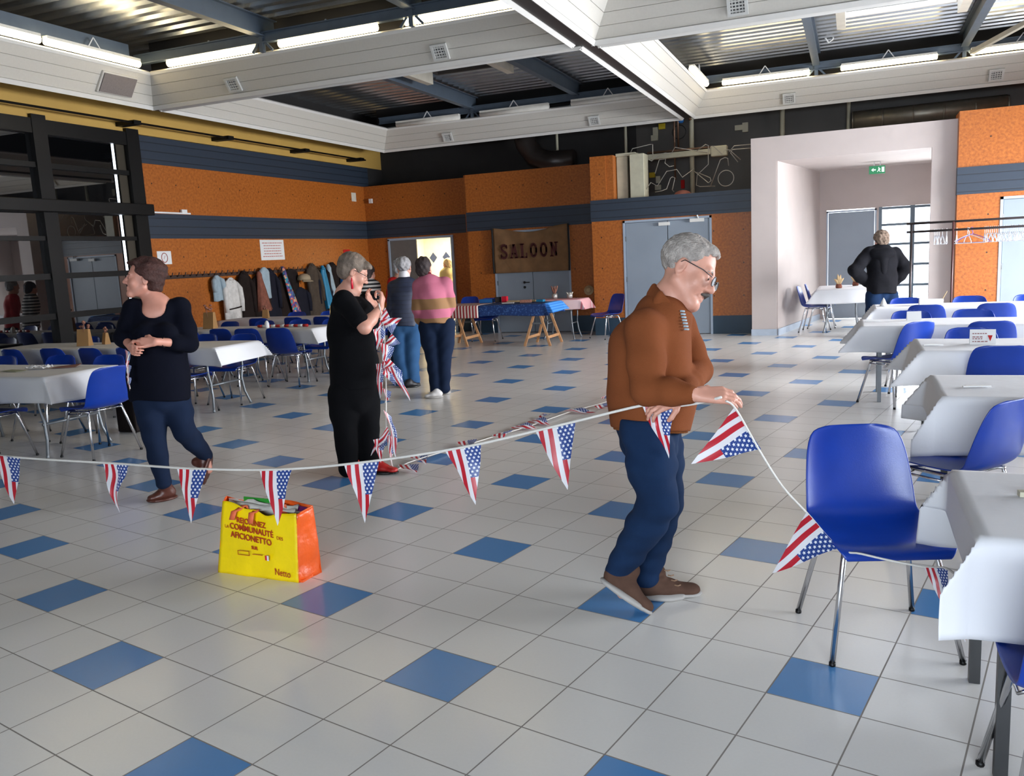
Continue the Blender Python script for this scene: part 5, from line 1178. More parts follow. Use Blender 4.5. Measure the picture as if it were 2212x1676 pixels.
r = empty('air_duct', (p0.x, 17.1, p0.z), 0, 'round galvanised air duct above the right bay', 'duct'); b = MB(r.location); b.tube([(p0.x, 17.1, p0.z), (p1.x, 17.1, p0.z+.02)], .17, 16); b.build('duct_tube', MT['duct'], r, smooth=True)
for k in range(6):
    xx = p0.x+(p1.x-p0.x)*k/5; b = MB(r.location); b.tube([(xx, 17.1, p0.z), (xx+.03, 17.1, p0.z)], .178, 16); b.build('joint_ring', MT['duct'], r, smooth=True)
r = empty('air_duct', ony(1150, 310, 17.0), 0, 'dark round air duct bend in the void above the banner bay', 'duct'); o = r.location
b = MB(); b.tube([(.9, 0, -.42), (.35, 0, -.40), (.05, 0, -.28), (-.15, 0, 0), (-.25, 0, .5)], .22, 16); b.build('duct_bend', M('dark_duct_metal', (48, 42, 40), .4, metal=.5), r, smooth=True)
# looping white cable under the back right coffer
b = MB((0, 0, 0)); cp = [at(1767, 35, 13.9), at(1773, 50, 13.9), at(1781, 80, 13.9), at(1790, 92, 13.9), at(1798, 86, 13.9), at(1806, 66, 13.9)]
c = cp[0].copy(); b = MB(c); b.tube(cp, .014, 6); o = b.build('hanging_cable', MT['white'], smooth=True); o.location = c; tag(o, 'white cable hanging in a loop from the back right coffer', 'cable')
# black folding frame / bag under the nearest right-hand table
box_thing('black_crate', (.93, 2.62, .0), .3, .35, .30, 'blackbag', 'black bag on the floor under the nearest right-hand table at the photo corner', 'bag', .1, bev=.05)
# ================================================================ people: signed-distance bodies turned into one mesh each
class SDF:
    """smooth union of tapered capsules / ellipsoids sampled on a grid, meshed by surface nets"""
    def __init__(s, vox): s.vox = vox; s.ops = []
    def cap(s, a, b, ra, rb=None, k=.02, q=None, axis=None, sub=False):
        rb = ra if rb is None else rb; a = np.array(a, float); b = np.array(b, float); R = max(ra, rb)*(max(1., q) if q else 1.)
        s.ops.append(('cap', a, b, ra, rb, k, q, None if axis is None else np.array(Vector(axis).normalized(), float), sub, np.minimum(a, b)-R-k-2*s.vox, np.maximum(a, b)+R+k+2*s.vox)); return s
    def path(s, pts, rs, k=.02, **kw):
        for i in range(len(pts)-1): s.cap(pts[i], pts[i+1], rs[i], rs[i+1], k, **kw)
        return s
    def ell(s, c, r, rot=None, k=.015, sub=False):
        c = np.array(c, float); r = np.array(r, float); R = r.max()
        M_ = np.eye(3) if rot is None else np.array(rot, float)     # rows = local axes in world
        s.ops.append(('ell', c, r, M_, k, sub, c-R-k-2*s.vox, c+R+k+2*s.vox)); return s
    def cut(s, p, n, k=.004):      # keep the side opposite to n
        s.ops.append(('cut', np.array(p, float), np.array(Vector(n).normalized(), float), k)); return s
    def disp(s, fn): s.ops.append(('disp', fn)); return s
    def mesh(s, name, mat, parent, off, label=None):
        los = [o[-2] for o in s.ops if o[0] in ('cap', 'ell') and not o[-3 if o[0] == 'cap' else 5]]
        his = [o[-1] for o in s.ops if o[0] in ('cap', 'ell') and not o[-3 if o[0] == 'cap' else 5]]
        lo = np.min(los, 0)-s.vox; hi = np.max(his, 0)+s.vox; h = s.vox
        n = np.ceil((hi-lo)/h).astype(int)+1
        X, Y, Z = [lo[i]+h*np.arange(n[i]) for i in range(3)]
        F = np.full(tuple(n), 1.0, np.float32)
        for o in s.ops:
            if o[0] in ('cap', 'ell'):
                i0 = np.clip(np.floor((o[-2]-lo)/h).astype(int), 0, n-1); i1 = np.clip(np.ceil((o[-1]-lo)/h).astype(int)+1, 1, n)
                sl = tuple(slice(i0[i], i1[i]) for i in range(3))
                x = X[sl[0]][:, None, None]; y = Y[sl[1]][None, :, None]; z = Z[sl[2]][None, None, :]
                if o[0] == 'cap':
                    _, a, b, ra, rb, k, q, ax, sub, _, _ = o
                    ba = b-a; L2 = max(ba@ba, 1e-9)
                    px, py, pz = x-a[0], y-a[1], z-a[2]
                    t = np.clip((px*ba[0]+py*ba[1]+pz*ba[2])/L2, 0, 1)
                    dx, dy, dz = px-t*ba[0], py-t*ba[1], pz-t*ba[2]
                    if q:
                        c_ = (dx*ax[0]+dy*ax[1]+dz*ax[2])*(1/q-1)
                        dx = dx+c_*ax[0]; dy = dy+c_*ax[1]; dz = dz+c_*ax[2]
                    d = np.sqrt(dx*dx+dy*dy+dz*dz)-(ra+(rb-ra)*t)
                    if q and q < 1: d = d*q
                else:
                    _, c, r, M_, k, sub, _, _ = o
                    px, py, pz = x-c[0], y-c[1], z-c[2]
                    u = [(px*M_[i, 0]+py*M_[i, 1]+pz*M_[i, 2]) for i in range(3)]
                    k0 = np.sqrt(sum((u[i]/r[i])**2 for i in range(3))); k1 = np.sqrt(sum((u[i]/r[i]**2)**2 for i in range(3)))+1e-9
                    d = k0*(k0-1)/k1
                f = F[sl]
                if sub:
                    d = -d; hh = np.clip(.5-.5*(d-f)/(-k), 0, 1) if False else np.clip(.5+.5*(d-f)/k, 0, 1)
                    F[sl] = f*(1-hh)+d*hh+k*hh*(1-hh)
                else:
                    hh = np.clip(.5+.5*(f-d)/k, 0, 1); F[sl] = f*(1-hh)+d*hh-k*hh*(1-hh)
            elif o[0] == 'cut':
                _, p, nn, k = o
                d = (X[:, None, None]-p[0])*nn[0]+(Y[None, :, None]-p[1])*nn[1]+(Z[None, None, :]-p[2])*nn[2]
                F = np.maximum(F, d).astype(np.float32)
            else:
                m_ = np.abs(F) < 3*h+.03
                I = np.nonzero(m_); F[m_] += o[1](X[I[0]], Y[I[1]], Z[I[2]]).astype(np.float32)
        ins = F < 0
        c = ins[:-1, :-1, :-1].astype(np.int8)
        tot = sum(ins[i:n[0]-1+i, j:n[1]-1+j, k:n[2]-1+k].astype(np.int8) for i in (0, 1) for j in (0, 1) for k in (0, 1))
        act = (tot > 0) & (tot < 8); I = np.array(np.nonzero(act)).T
        idx = np.full(act.shape, -1, np.int64); idx[act] = np.arange(len(I))
        acc = np.zeros((len(I), 3)); cnt = np.zeros(len(I))
        cor = [(i, j, k) for i in (0, 1) for j in (0, 1) for k in (0, 1)]
        val = {cc: F[I[:, 0]+cc[0], I[:, 1]+cc[1], I[:, 2]+cc[2]] for cc in cor}
        for a in cor:
            for ax_ in range(3):
                if a[ax_] == 0:
                    b = list(a); b[ax_] = 1; b = tuple(b); fa, fb = val[a], val[b]
                    cr = (fa < 0) != (fb < 0); t = np.where(cr, fa/np.where(cr, fa-fb, 1), 0)
                    p = np.array(a, float)[None]+np.zeros((len(I), 3)); p[:, ax_] = t
                    acc[cr] += p[cr]; cnt[cr] += 1
        V = lo+h*(I+acc/cnt[:, None])-np.array(off)
        faces = []
        for ax_ in range(3):
            u, v = (ax_+1) % 3, (ax_+2) % 3
            sl0 = [slice(1, n[i]-1) for i in range(3)]; sl0[ax_] = slice(0, n[ax_]-1)
            sl1 = list(sl0); sl1[ax_] = slice(1, n[ax_])
            A = ins[tuple(sl0)]; B = ins[tuple(sl1)]
            for flag, rev in ((A & ~B, False), (~A & B, True)):
                J = np.array(np.nonzero(flag)).T
                if not len(J): continue
                for i in range(3):
                    if i != ax_: J[:, i] += 1
                q = []
                for du, dv in ((-1, -1), (0, -1), (0, 0), (-1, 0)):
                    K = J.copy(); K[:, u] += du; K[:, v] += dv; q.append(idx[K[:, 0], K[:, 1], K[:, 2]])
                q = np.stack(q, 1); q = q[(q >= 0).all(1)]
                faces.append(q[:, ::-1] if rev else q)
        Fc = np.concatenate(faces) if faces else np.zeros((0, 4), int)
        me = bpy.data.meshes.new(name); me.vertices.add(len(V)); me.vertices.foreach_set('co', V.astype(np.float32).ravel())
        me.loops.add(len(Fc)*4); me.loops.foreach_set('vertex_index', Fc.astype(np.int32).ravel())
        me.polygons.add(len(Fc)); me.polygons.foreach_set('loop_start', np.arange(0, len(Fc)*4, 4, dtype=np.int32)); me.polygons.foreach_set('loop_total', np.full(len(Fc), 4, np.int32))
        me.update(calc_edges=True); me.validate(); me.polygons.foreach_set('use_smooth', np.ones(len(me.polygons), bool)); me.materials.append(MT[mat])
        ob = bpy.data.objects.new(name, me); COL.objects.link(ob); ob.parent = parent
        if label: ob['label'] = label
        return ob
def V3(p): return np.array(p, float)
def wrinkle(amp, freq=22., seed=0, stretch=(1, 1, .6)):
    r = np.random.RandomState(seed); D = r.randn(5, 3)*np.array(stretch); D /= np.linalg.norm(D, axis=1)[:, None]; ph = r.rand(5)*6.28; fr = freq*(.6+r.rand(5)*1.3)
    def fn(x, y, z):
        w = .25*np.sin(9*x+ph[0])+.25*np.sin(8*z+ph[1]); s = 0
        for d, p, f in zip(D, ph, fr): s = s+np.sin(f*(d[0]*x+d[1]*y+d[2]*z)+p+3*w)
        return amp*s/5*1.6
    return fn
def frame(fwd, up=(0, 0, 1)):
    f = Vector(fwd).normalized(); r = f.cross(Vector(up)).normalized(); u = r.cross(f); return V3(r), V3(f), V3(u)
def vdir(r, u, a):      # direction given as right / up / away of the view
    return (CR*r+CU*u+CF*a).normalized()
def head(s, c, fwd, sc=1., ears=True, up=(0, 0, 1), jowl=1.):
    """add a head (centre c near the ears) to an SDF; returns a local->world function"""
    r, f, u = frame(fwd, up); Mx = np.array([r, f, u]); c = V3(c)
    P = lambda x, y, z: Vector(c+sc*(x*r+y*f+z*u))
    s.ell(P(0, -.012, .038), np.array([.075, .096, .084])*sc, Mx, .02)
    s.ell(P(0, .030, -.028), np.array([.061, .066, .086])*sc, Mx, .03)
    for e in (-1, 1):
        s.cap(P(e*.05, .0, -.05), P(e*.018, .072, -.098), .024*sc*jowl, .020*sc, .022*sc)
        s.ell(P(e*.040, .060, -.028), np.array([.026, .026, .03])*sc, Mx, .018*sc)
    s.cap(P(-.016, .078, -.098), P(.016, .078, -.098), .019*sc, None, .02*sc)
    s.cap(P(-.036, .078, .026), P(.036, .078, .026), .012*sc, None, .016*sc)
    for e in (-1, 1): s.ell(P(e*.031, .098, .004), np.array([.017, .016, .011])*sc, Mx, .010*sc, sub=True)
    for e in (-1, 1): s.ell(P(e*.031, .079, .003), np.array([.0135, .0125, .0125])*sc, Mx, .003*sc)
    s.cap(P(0, .088, .016), P(0, .112, -.026), .0075*sc, .0125*sc, .010*sc)
    for e in (-1, 1): s.ell(P(e*.011, .101, -.031), np.array([.009, .010, .008])*sc, Mx, .006*sc)
    s.cap(P(-.019, .092, -.058), P(.019, .092, -.058), .0068*sc, None, .006*sc)
    s.cap(P(-.016, .091, -.071), P(.016, .091, -.071), .0075*sc, None, .006*sc)
    s.cap(P(-.021, .103, -.0645), P(.021, .103, -.0645), .0022*sc, None, .004*sc, sub=True)
    if ears:
        for e in (-1, 1):
            s.ell(P(e*.077, -.008, -.005), np.array([.009, .019, .031])*sc, Mx, .006*sc); s.ell(P(e*.086, -.004, -.003), np.array([.006, .010, .018])*sc, Mx, .005*sc, sub=True)
    return P, Mx
def hand(s, wrist, d, nrm, side, curl=.6, size=1., thumb=.7, spread=.1):
    """wrist point, finger direction d, palm normal nrm, side = direction of the thumb"""
    d = Vector(d).normalized(); n = Vector(nrm); n = (n-d*n.dot(d)).normalized(); sd = Vector(side); sd = (sd-d*sd.dot(d)-n*sd.dot(n)).normalized(); w = Vector(wrist)
    tips = []
    for i, (o, L, base) in enumerate(((.030, .074, .088), (.010, .082, .092), (-.010, .076, .088), (-.029, .060, .080))):
        k0 = w+d*base*size+sd*o*size; s.cap(w+sd*o*.55*size+d*.012*size, k0, .0155*size, .0115*size, .012)
        dirn = (d+sd*(o*spread*6)).normalized(); p = k0; ang = 0; cu = curl*(1+.12*(1.5-i))
        for seg, (fr, bend) in enumerate(((.46, .55), (.30, .9), (.24, .6))):
            ang += bend*cu; dd = dirn*math.cos(ang)+n*math.sin(ang); q = p+dd*L*fr*size; s.cap(p, q, (.0092-.0008*seg)*size, (.0086-.0010*seg)*size, .004); p = q
        tips.append(p)
    b = w+d*.022*size+sd*.018*size; t1 = b+(sd*.72+d*.55+n*.25).normalized()*.040*size; t2 = t1+(sd*.25+d*.75+n*(.35+thumb*.5)).normalized()*.034*size; t3 = t2+(d*.7+n*(.4+thumb*.7)-sd*.2).normalized()*.028*size
    s.cap(b, t1, .015*size, .0115*size, .012); s.cap(t1, t2, .0110*size, .0100*size, .004); s.cap(t2, t3, .0098*size, .0080*size, .004)
    return tips, t3
def shoe(name, parent, off, heel, toe, mat, solemat='sole', w=.045, h=.06, up=(0, 0, 1), vox=.006, boot=None, label=None):
    heel, toe = Vector(heel), Vector(toe); d = (toe-heel).normalized(); U = Vector(up); U = (U-d*U.dot(d)).normalized(); sd = d.cross(U); L = (toe-heel).length
    s = SDF(vox); P = lambda a, l, u: heel+d*a*L+sd*l+U*u
    s.cap(P(.14, 0, .045), P(.45, 0, .042), w*.84, w*.92, .02, q=.9, axis=U); s.cap(P(.45, 0, .042), P(.82, .004, .030), w*.95, w*.86, .03, q=.62, axis=U)
    s.cap(P(.15, 0, .05), P(.30, 0, h+.03), w*.72, w*.80, .03)
    if boot: s.cap(P(.22, 0, .06), boot, w*.80, w*.92, .03)
    s.cut(P(0, 0, .010), -U); o = s.mesh(name, mat, parent, off, label)
    b = SDF(vox*.8); b.cap(P(.13, 0, .012), P(.45, 0, .012), w*.92, w*.98, .02, q=.30, axis=U); b.cap(P(.45, 0, .012), P(.84, .004, .014), w*1.02, w*.92, .03, q=.28, axis=U); b.cut(P(0, 0, .0), -U)
    so = b.mesh('sole', solemat, o, (0, 0, 0)); so.data.transform(Matrix.Translation(-Vector(off))); return o
def person(loc, label, group=None):
    r = empty('person', (loc[0], loc[1], 0), 0, label, 'person', group); return r, Vector((loc[0], loc[1], 0))
def lerp(a, b, t): return Vector(a).lerp(Vector(b), t)

# ---------------- man in the rust-brown sweater
def build_man():
    D = 3.58
    r, off = person(at(1420, 1280, D), 'grey-haired man in rust-brown sweater and jeans stepping right while holding the bunting')
    hc = at(1484, 586, 3.55); face = vdir(.80, -.46, -.38); upv = vdir(.42, .90, -.02)
    neck0 = at(1437, 662, 3.60); neck1 = at(1464, 610, 3.56)
    chest = at(1412, 745, 3.60); belly = at(1418, 850, 3.60); hip = at(1402, 925, 3.60)
    shN, shF = at(1392, 712, 3.44), at(1462, 706, 3.76)
    elN, elF = at(1400, 842, 3.34), at(1508, 800, 3.74)
    wrN, wrF = at(1496, 852, 3.22), at(1474, 856, 3.33)
    hpN, hpF = at(1392, 925, 3.50), at(1416, 925, 3.70)
    knN, knF = at(1424, 1085, 3.46), at(1436, 1078, 3.68)
    toeN = onz(1392, 1330); DN = (toeN-CAMP).dot(CF)
    anN = at(1336, 1232, DN+.03); heelN = at(1300, 1258, DN+.03)
    soleF = onz(1452, 1288); DF = (soleF-CAMP).dot(CF); anF = at(1398, 1250, DF); heelF = onz(1378, 1290); toeF = onz(1516, 1284)
    ax = V3((elF-elN)); latr = V3(CF)          # body width lies mostly along the view
    # bare body, one mesh
    s = SDF(.0055); P, Mx = head(s, hc, face, 1.19, up=upv, jowl=1.15)
    s.cap(neck1, neck0, .064, .070, .03); s.path([neck0, chest, belly, hip], [.085, .115, .130, .105], .05, q=1.1, axis=latr)
    for sh, el, wr in ((shN, elN, wrN), (shF, elF, wrF)): s.cap(chest+(sh-chest)*.5, sh, .07, .055, .04); s.path([sh, el, wr], [.052, .042, .030], .02)
    for hp, kn, an in ((hpN, knN, anN), (hpF, knF, anF)): s.cap(hip, hp, .085, .070, .04); s.path([hp, kn, an], [.072, .052, .038], .03)
    s.cap(anF, lerp(heelF, toeF, .4)+Vector((0, 0, .03)), .035, .028, .02); s.cap(anN, lerp(heelN, toeN, .5)+Vector((0, 0, .03)), .035, .028, .02)
    hand(s, wrN+vdir(1, -.02, 0)*.012, vdir(.98, -.02, -.05), vdir(.1, -.72, .55), vdir(.25, .55, .75), curl=.5, size=1.18, thumb=.8)
    hand(s, wrF, vdir(-.93, -.30, -.05), vdir(.2, -.6, .6), vdir(.6, -.6, .1), curl=.6, size=1.05)
    s.mesh('body', 'skin', r, off)
    # sweater
    s = SDF(.0075); k = .05
    s.cap(at(1432, 690, 3.60), at(1408, 760, 3.60), .125, .158, k, q=1.22, axis=latr)
    s.cap(at(1408, 760, 3.60), at(1412, 860, 3.60), .158, .176, k, q=1.16, axis=latr); s.cap(at(1412, 860, 3.60), at(1406, 905, 3.60), .176, .160, k, q=1.15, axis=latr); s.cap(at(1406, 905, 3.60), at(1404, 955, 3.60), .160, .150, k, q=1.15, axis=latr)
    s.cap(at(1368, 745, 3.6), at(1362, 850, 3.6), .10, .09, .05, q=1.3, axis=latr)
    for sh, el, wr, ww in ((shN, elN, wrN, 1), (shF, elF, wrF, .95)):
        s.cap(lerp(chest, sh, .45), sh, .10, .082*ww, .05); s.path([sh, lerp(sh, el, .55), el, lerp(el, wr, .5), lerp(el, wr, .93)], [.086*ww, .078*ww, .068*ww, .056*ww, .042], .02)
    s.disp(wrinkle(.007, 24, 3, (1, 1, .4)))
    fold_c = at(1400, 780, 3.3)
    s.cut(at(1404, 926, 3.6), vdir(-.04, -1, 0))
    s.cap(neck1+(neck1-neck0)*.3, lerp(neck0, chest, .25), .066, .072, .01, sub=True)
    s.mesh('sweater', 'brownwool', r, off)
    s = SDF(.007); s.cap(at(1406, 890, 3.6), at(1404, 960, 3.6), .163, .156, .02, q=1.15, axis=latr); s.cut(at(1404, 931, 3.6), vdir(-.04, -1, 0)); s.cut(at(1404, 898, 3.6), vdir(.04, 1, 0)); s.mesh('sweater_hem', 'brownhem', r, off)
    s = SDF(.005)    # open polo collar, a ring round the neck falling to a V with a striped placket
    nk = [at(1413, 618, 3.58), at(1424, 622, 3.66), at(1452, 642, 3.68), at(1478, 668, 3.62), at(1476, 676, 3.54), at(1452, 660, 3.47), at(1426, 634, 3.49)]
    for k_ in range(4): s.path([p+vdir(-.38, -1, 0)*.014*k_ for p in nk]+[nk[0]+vdir(-.38, -1, 0)*.014*k_], [.009+.002*k_]*8, .012); s.mesh('collar', 'brownwool', r, off)
    b = MB(off)
    for i in range(7):
        p = at(1474+i*1.5, 672+i*6.5, 3.46-.004*i); b.tube([p-CR*.010-CF*.004, p, p+CR*.010+CF*.01], .0045, 6)
    b.build('striped_placket', MT['denimjkt'], r, smooth=True)
    # jeans
    s = SDF(.0075); s.cap(at(1400, 905, 3.6), at(1402, 950, 3.6), .130, .132, .05, q=1.1, axis=latr)
    s.path([hpN, lerp(hpN, knN, .5), knN, lerp(knN, anN, .35), lerp(knN, anN, 1.0)], [.104, .105, .080, .078, .060], .02)
    s.path([hpF, lerp(hpF, knF, .5), knF, lerp(knF, anF, .35), lerp(knF, anF, .98)], [.112, .100, .078, .074, .060], .02)
    s.cut(at(1400, 906, 3.6), vdir(.04, 1, 0)); s.disp(wrinkle(.009, 38, 5, (.4, .4, 1)))
    s.mesh('jeans', 'jeans', r, off)
    sF = shoe('shoe', r, off, heelF, toeF, 'brownshoe', w=.052, h=.085, boot=anF+Vector((0, 0, -.02)))
    upN = (heelN-toeN).cross(V3(CF)*1.0); upN = upN if upN.z > 0 else -upN
    sN = shoe('shoe', r, off, heelN, toeN+vdir(0.1, .01, 0)*.02, 'brownshoe', w=.052, h=.085, up=upN, boot=anN)
    for sh_, a_, b_ in ((sF, at(1440, 1230, DF-.03), at(1462, 1262, DF-.05)),):
        b = MB(off)
        for i in range(4): p = lerp(a_, b_, i/3); b.tube([p-CR*.012-CF*.015, p-CF*.028, p+CR*.014-CF*.012], .003, 5)
        b.build('shoelaces', MT['lace'], sh_)
    # hair, moustache, glasses
    s = SDF(.0045); sc = 1.19
    s.ell(P(0, -.020, .045), np.array([.082, .100, .088])*sc, Mx, .02); s.ell(P(0, .038, .098), np.array([.05, .042, .020])*sc, Mx, .02)
    s.ell(P(0, .078, -.022), np.array([.10, .085, .108])*sc, Mx, .012, sub=True); s.ell(P(0, .02, -.09), np.array([.10, .12, .075])*sc, Mx, .012, sub=True)
    for e in (-1, 1): s.ell(P(e*.088, .000, -.008), np.array([.03, .030, .036])*sc, Mx, .008, sub=True)
    s.disp(wrinkle(.0036, 140, 8)); s.mesh('hair', 'greyhair', r, off)
    s = SDF(.003); s.cap(P(-.026, .096, -.056), P(0, .108, -.046), .006, .008, .006); s.cap(P(0, .108, -.046), P(.026, .096, -.056), .008, .006, .006); s.disp(wrinkle(.001, 220, 9)); s.mesh('moustache', 'moustache', r, off)
    b = MB(off)
    for e in (-1, 1):
        c = V3(P(e*.033, .112, .000))
        ring = [c+sc*(.024*math.cos(a)*Mx[0]+.016*math.sin(a)*Mx[2]) for a in [k*math.pi/10 for k in range(20)]]
        b.tube(ring, .0018, 6, closed=True); b.tube([P(e*.058, .105, .008), P(e*.079, .07, .014), P(e*.084, -.002, .018), P(e*.08, -.02, .0)], .0022, 6)
    b.tube([P(-.009, .114, .004), P(0, .118, .007), P(.009, .114, .004)], .0018, 6)
    g = b.build('glasses', MT['blackmetal'], r, smooth=True)
    b = MB(off)
    for e in (-1, 1):
        c = V3(P(e*.033, .112, .000)); ids = [b.vert(c+sc*(.023*math.cos(a)*Mx[0]+.015*math.sin(a)*Mx[2])) for a in [k*math.pi/10 for k in range(20)]]; b.face(ids)
    b.build('lenses', MT['glass'], g)
    eyes(P, r, off, sc); brows(P, r, off, sc, 'greyhair')
    return r
def eyes(P, r, off, sc, mat='eye_dark'):
    if 'eye_dark' not in MT: MT['eye_dark'] = M('dark_iris', (40, 32, 28), .2, var=0)
    for e in (-1, 1):
        b = MB(off); b.lathe((0, 0, 0), [(.001, .004*sc), (.004*sc, .003*sc), (.0052*sc, 0)], 10)
        c = V3(P(e*.031, .0895, .001)); f = (V3(P(0, 1, 0))-V3(P(0, 0, 0))); f /= np.linalg.norm(f); rr = (V3(P(1, 0, 0))-V3(P(0, 0, 0))); rr /= np.linalg.norm(rr); uu = np.cross(rr, f)
        b.v = [tuple(c+v[0]*rr+v[1]*uu+v[2]*f-0*np.array(off)) for v in [(x+off.x, y+off.y, z+off.z) for x, y, z in b.v]]
        b.v = [(v[0]-off.x, v[1]-off.y, v[2]-off.z) for v in b.v]
        b.build('eye', MT['eye_dark'], r, smooth=True)
def brows(P, r, off, sc, mat):
    for e in (-1, 1):
        b = MB(off); b.tube([P(e*.014, .0925, .022), P(e*.032, .092, .028), P(e*.050, .080, .022)], [.002*sc, .0035*sc, .0015*sc], 6); b.build('eyebrow', MT[mat], r, smooth=True)

# ---------------- woman in the navy top, walking left
def build_navy():
    fL = onz(352, 1084); D = (fL-CAMP).dot(CF)
    r, off = person(fL, 'auburn-haired woman in navy long-sleeved top and jeans walking left past the tables')
    A = lambda x, y, d=0: at(x, y, D+d)
    hc = A(311, 603, -.02); face = vdir(-.92, .02, -.38); sc = 1.10
    neck0, neck1 = A(340, 658, .02), A(322, 630, 0)
    chest, belly, hip = A(338, 708, .02), A(338, 780, .02), A(345, 836, .02)
    shL, shR = A(290, 668, .0), A(388, 664, .05); elL, elR = A(268, 728, -.05), A(408, 742, -.04); wrL, wrR = A(282, 748, -.20), A(336, 738, -.24)
    hpL, hpR = A(322, 850, 0), A(372, 848, .05); knL, knR = A(335, 952, -.02), A(398, 930, .06)
    anL = at(353, 1040, D); anR = A(443, 982, .32); heelL = onz(376, 1075); toeL = onz(322, 1086)
    heelR, toeR = A(459, 985, .34), A(444, 1046, .30); lat = V3(CR)
    s = SDF(.006); P, Mx = head(s, hc, face, sc); s.cap(neck1, neck0, .052, .062, .03)
    s.path([neck0, chest, belly, hip], [.075, .10, .10, .11], .05, q=1.3, axis=lat); s.cap(A(322, 676, -.03), A(352, 672, -.02), .05, .05, .04)
    for sh, el, wr in ((shL, elL, wrL), (shR, elR, wrR)): s.cap(lerp(chest, sh, .5), sh, .055, .045, .04); s.path([sh, el, wr], [.042, .036, .026], .02)
    for hp, kn, an in ((hpL, knL, anL), (hpR, knR, anR)): s.cap(hip, hp, .09, .08, .04); s.path([hp, kn, an], [.08, .05, .036], .03)
    s.cap(anL, lerp(heelL, toeL, .4)+Vector((0, 0, .03)), .033, .026, .02); s.cap(anR, lerp(heelR, toeR, .5), .033, .026, .02)
    hand(s, wrL, vdir(.35, -.2, -.5), vdir(.6, .1, .6), vdir(.1, .9, 0), .7, .98); hand(s, wrR, vdir(-.95, -.10, -.1), vdir(-.1, -.25, .9), vdir(-.1, .9, -.1), .8, 1.0)
    s.mesh('body', 'skin2', r, off)
    s = SDF(.008); s.cap(A(340, 680, .03), A(338, 728, .02), .125, .150, .06, q=1.28, axis=lat); s.cap(A(338, 728, .02), A(342, 812, .02), .150, .160, .05, q=1.25, axis=lat); s.cap(A(342, 812, .02), A(345, 850, .02), .160, .165, .04, q=1.25, axis=lat)
    for e in (-1, 1): s.ell(A(338+e*24, 722, -.12), (.075, .07, .07), None, .05)
    for sh, el, wr, t in ((shL, elL, wrL, .35), (shR, elR, wrR, .40)): s.cap(lerp(chest, sh, .5), sh, .085, .068, .05); s.path([sh, lerp(sh, el, .6), el, lerp(el, wr, t)], [.072, .070, .066, .058], .02)
    s.cut(A(345, 866, .02), vdir(.02, -1, 0)); s.disp(wrinkle(.006, 24, 7)); s.cap(A(334, 640, -.02), A(333, 668, -.05), .092, .080, .01, q=.9, axis=V3(CF), sub=True)
    s.mesh('top', 'navytop', r, off)
    s = SDF(.008); s.cap(A(345, 830, .02), A(346, 860, .02), .138, .14, .05, q=1.25, axis=lat)
    s.path([hpL, lerp(hpL, knL, .5), knL, lerp(knL, anL, .4), anL], [.118, .100, .072, .066, .052], .02); s.path([hpR, lerp(hpR, knR, .5), knR, lerp(knR, anR, .4), anR], [.118, .100, .076, .070, .056], .02)
    s.disp(wrinkle(.005, 34, 11, (.4, .4, 1))); s.mesh('jeans', 'jeansdark', r, off)
    shoe('boot', r, off, heelL, toeL, 'leatherboot', 'leatherboot', w=.044, h=.075, boot=anL+Vector((0, 0, -.01)), vox=.007)
    shoe('boot', r, off, heelR, toeR, 'leatherboot', 'leatherboot', w=.044, h=.075, up=vdir(-.9, .3, 0), boot=anR, vox=.007)
    s = SDF(.006); s.ell(P(0, -.030, .045), np.array([.096, .104, .098])*sc, Mx, .02); s.ell(P(0, -.06, -.03), np.array([.075, .055, .06])*sc, Mx, .03); s.ell(P(0, .05, .100), np.array([.05, .045, .022])*sc, Mx, .02)
    s.ell(P(0, .090, -.02), np.array([.10, .075, .105])*sc, Mx, .012, sub=True)
    for e in (-1, 1): s.ell(P(e*.09, .012, -.02), np.array([.03, .034, .034])*sc, Mx, .008, sub=True)
    s.disp(wrinkle(.010, 60, 12)); s.mesh('hair', 'auburn', r, off); eyes(P, r, off, sc); brows(P, r, off, sc, 'auburn')
    b = MB(off); q = lerp(wrR, elR, .25); b.tube([V3(q)+V3(CU)*.034*math.cos(a)+V3(CF)*.034*math.sin(a) for a in [k*math.pi/8 for k in range(16)]], .003, 6, closed=True); b.build('bracelet', MT['handle'], r, smooth=True)
    return r, lerp(wrL, wrR, .35)

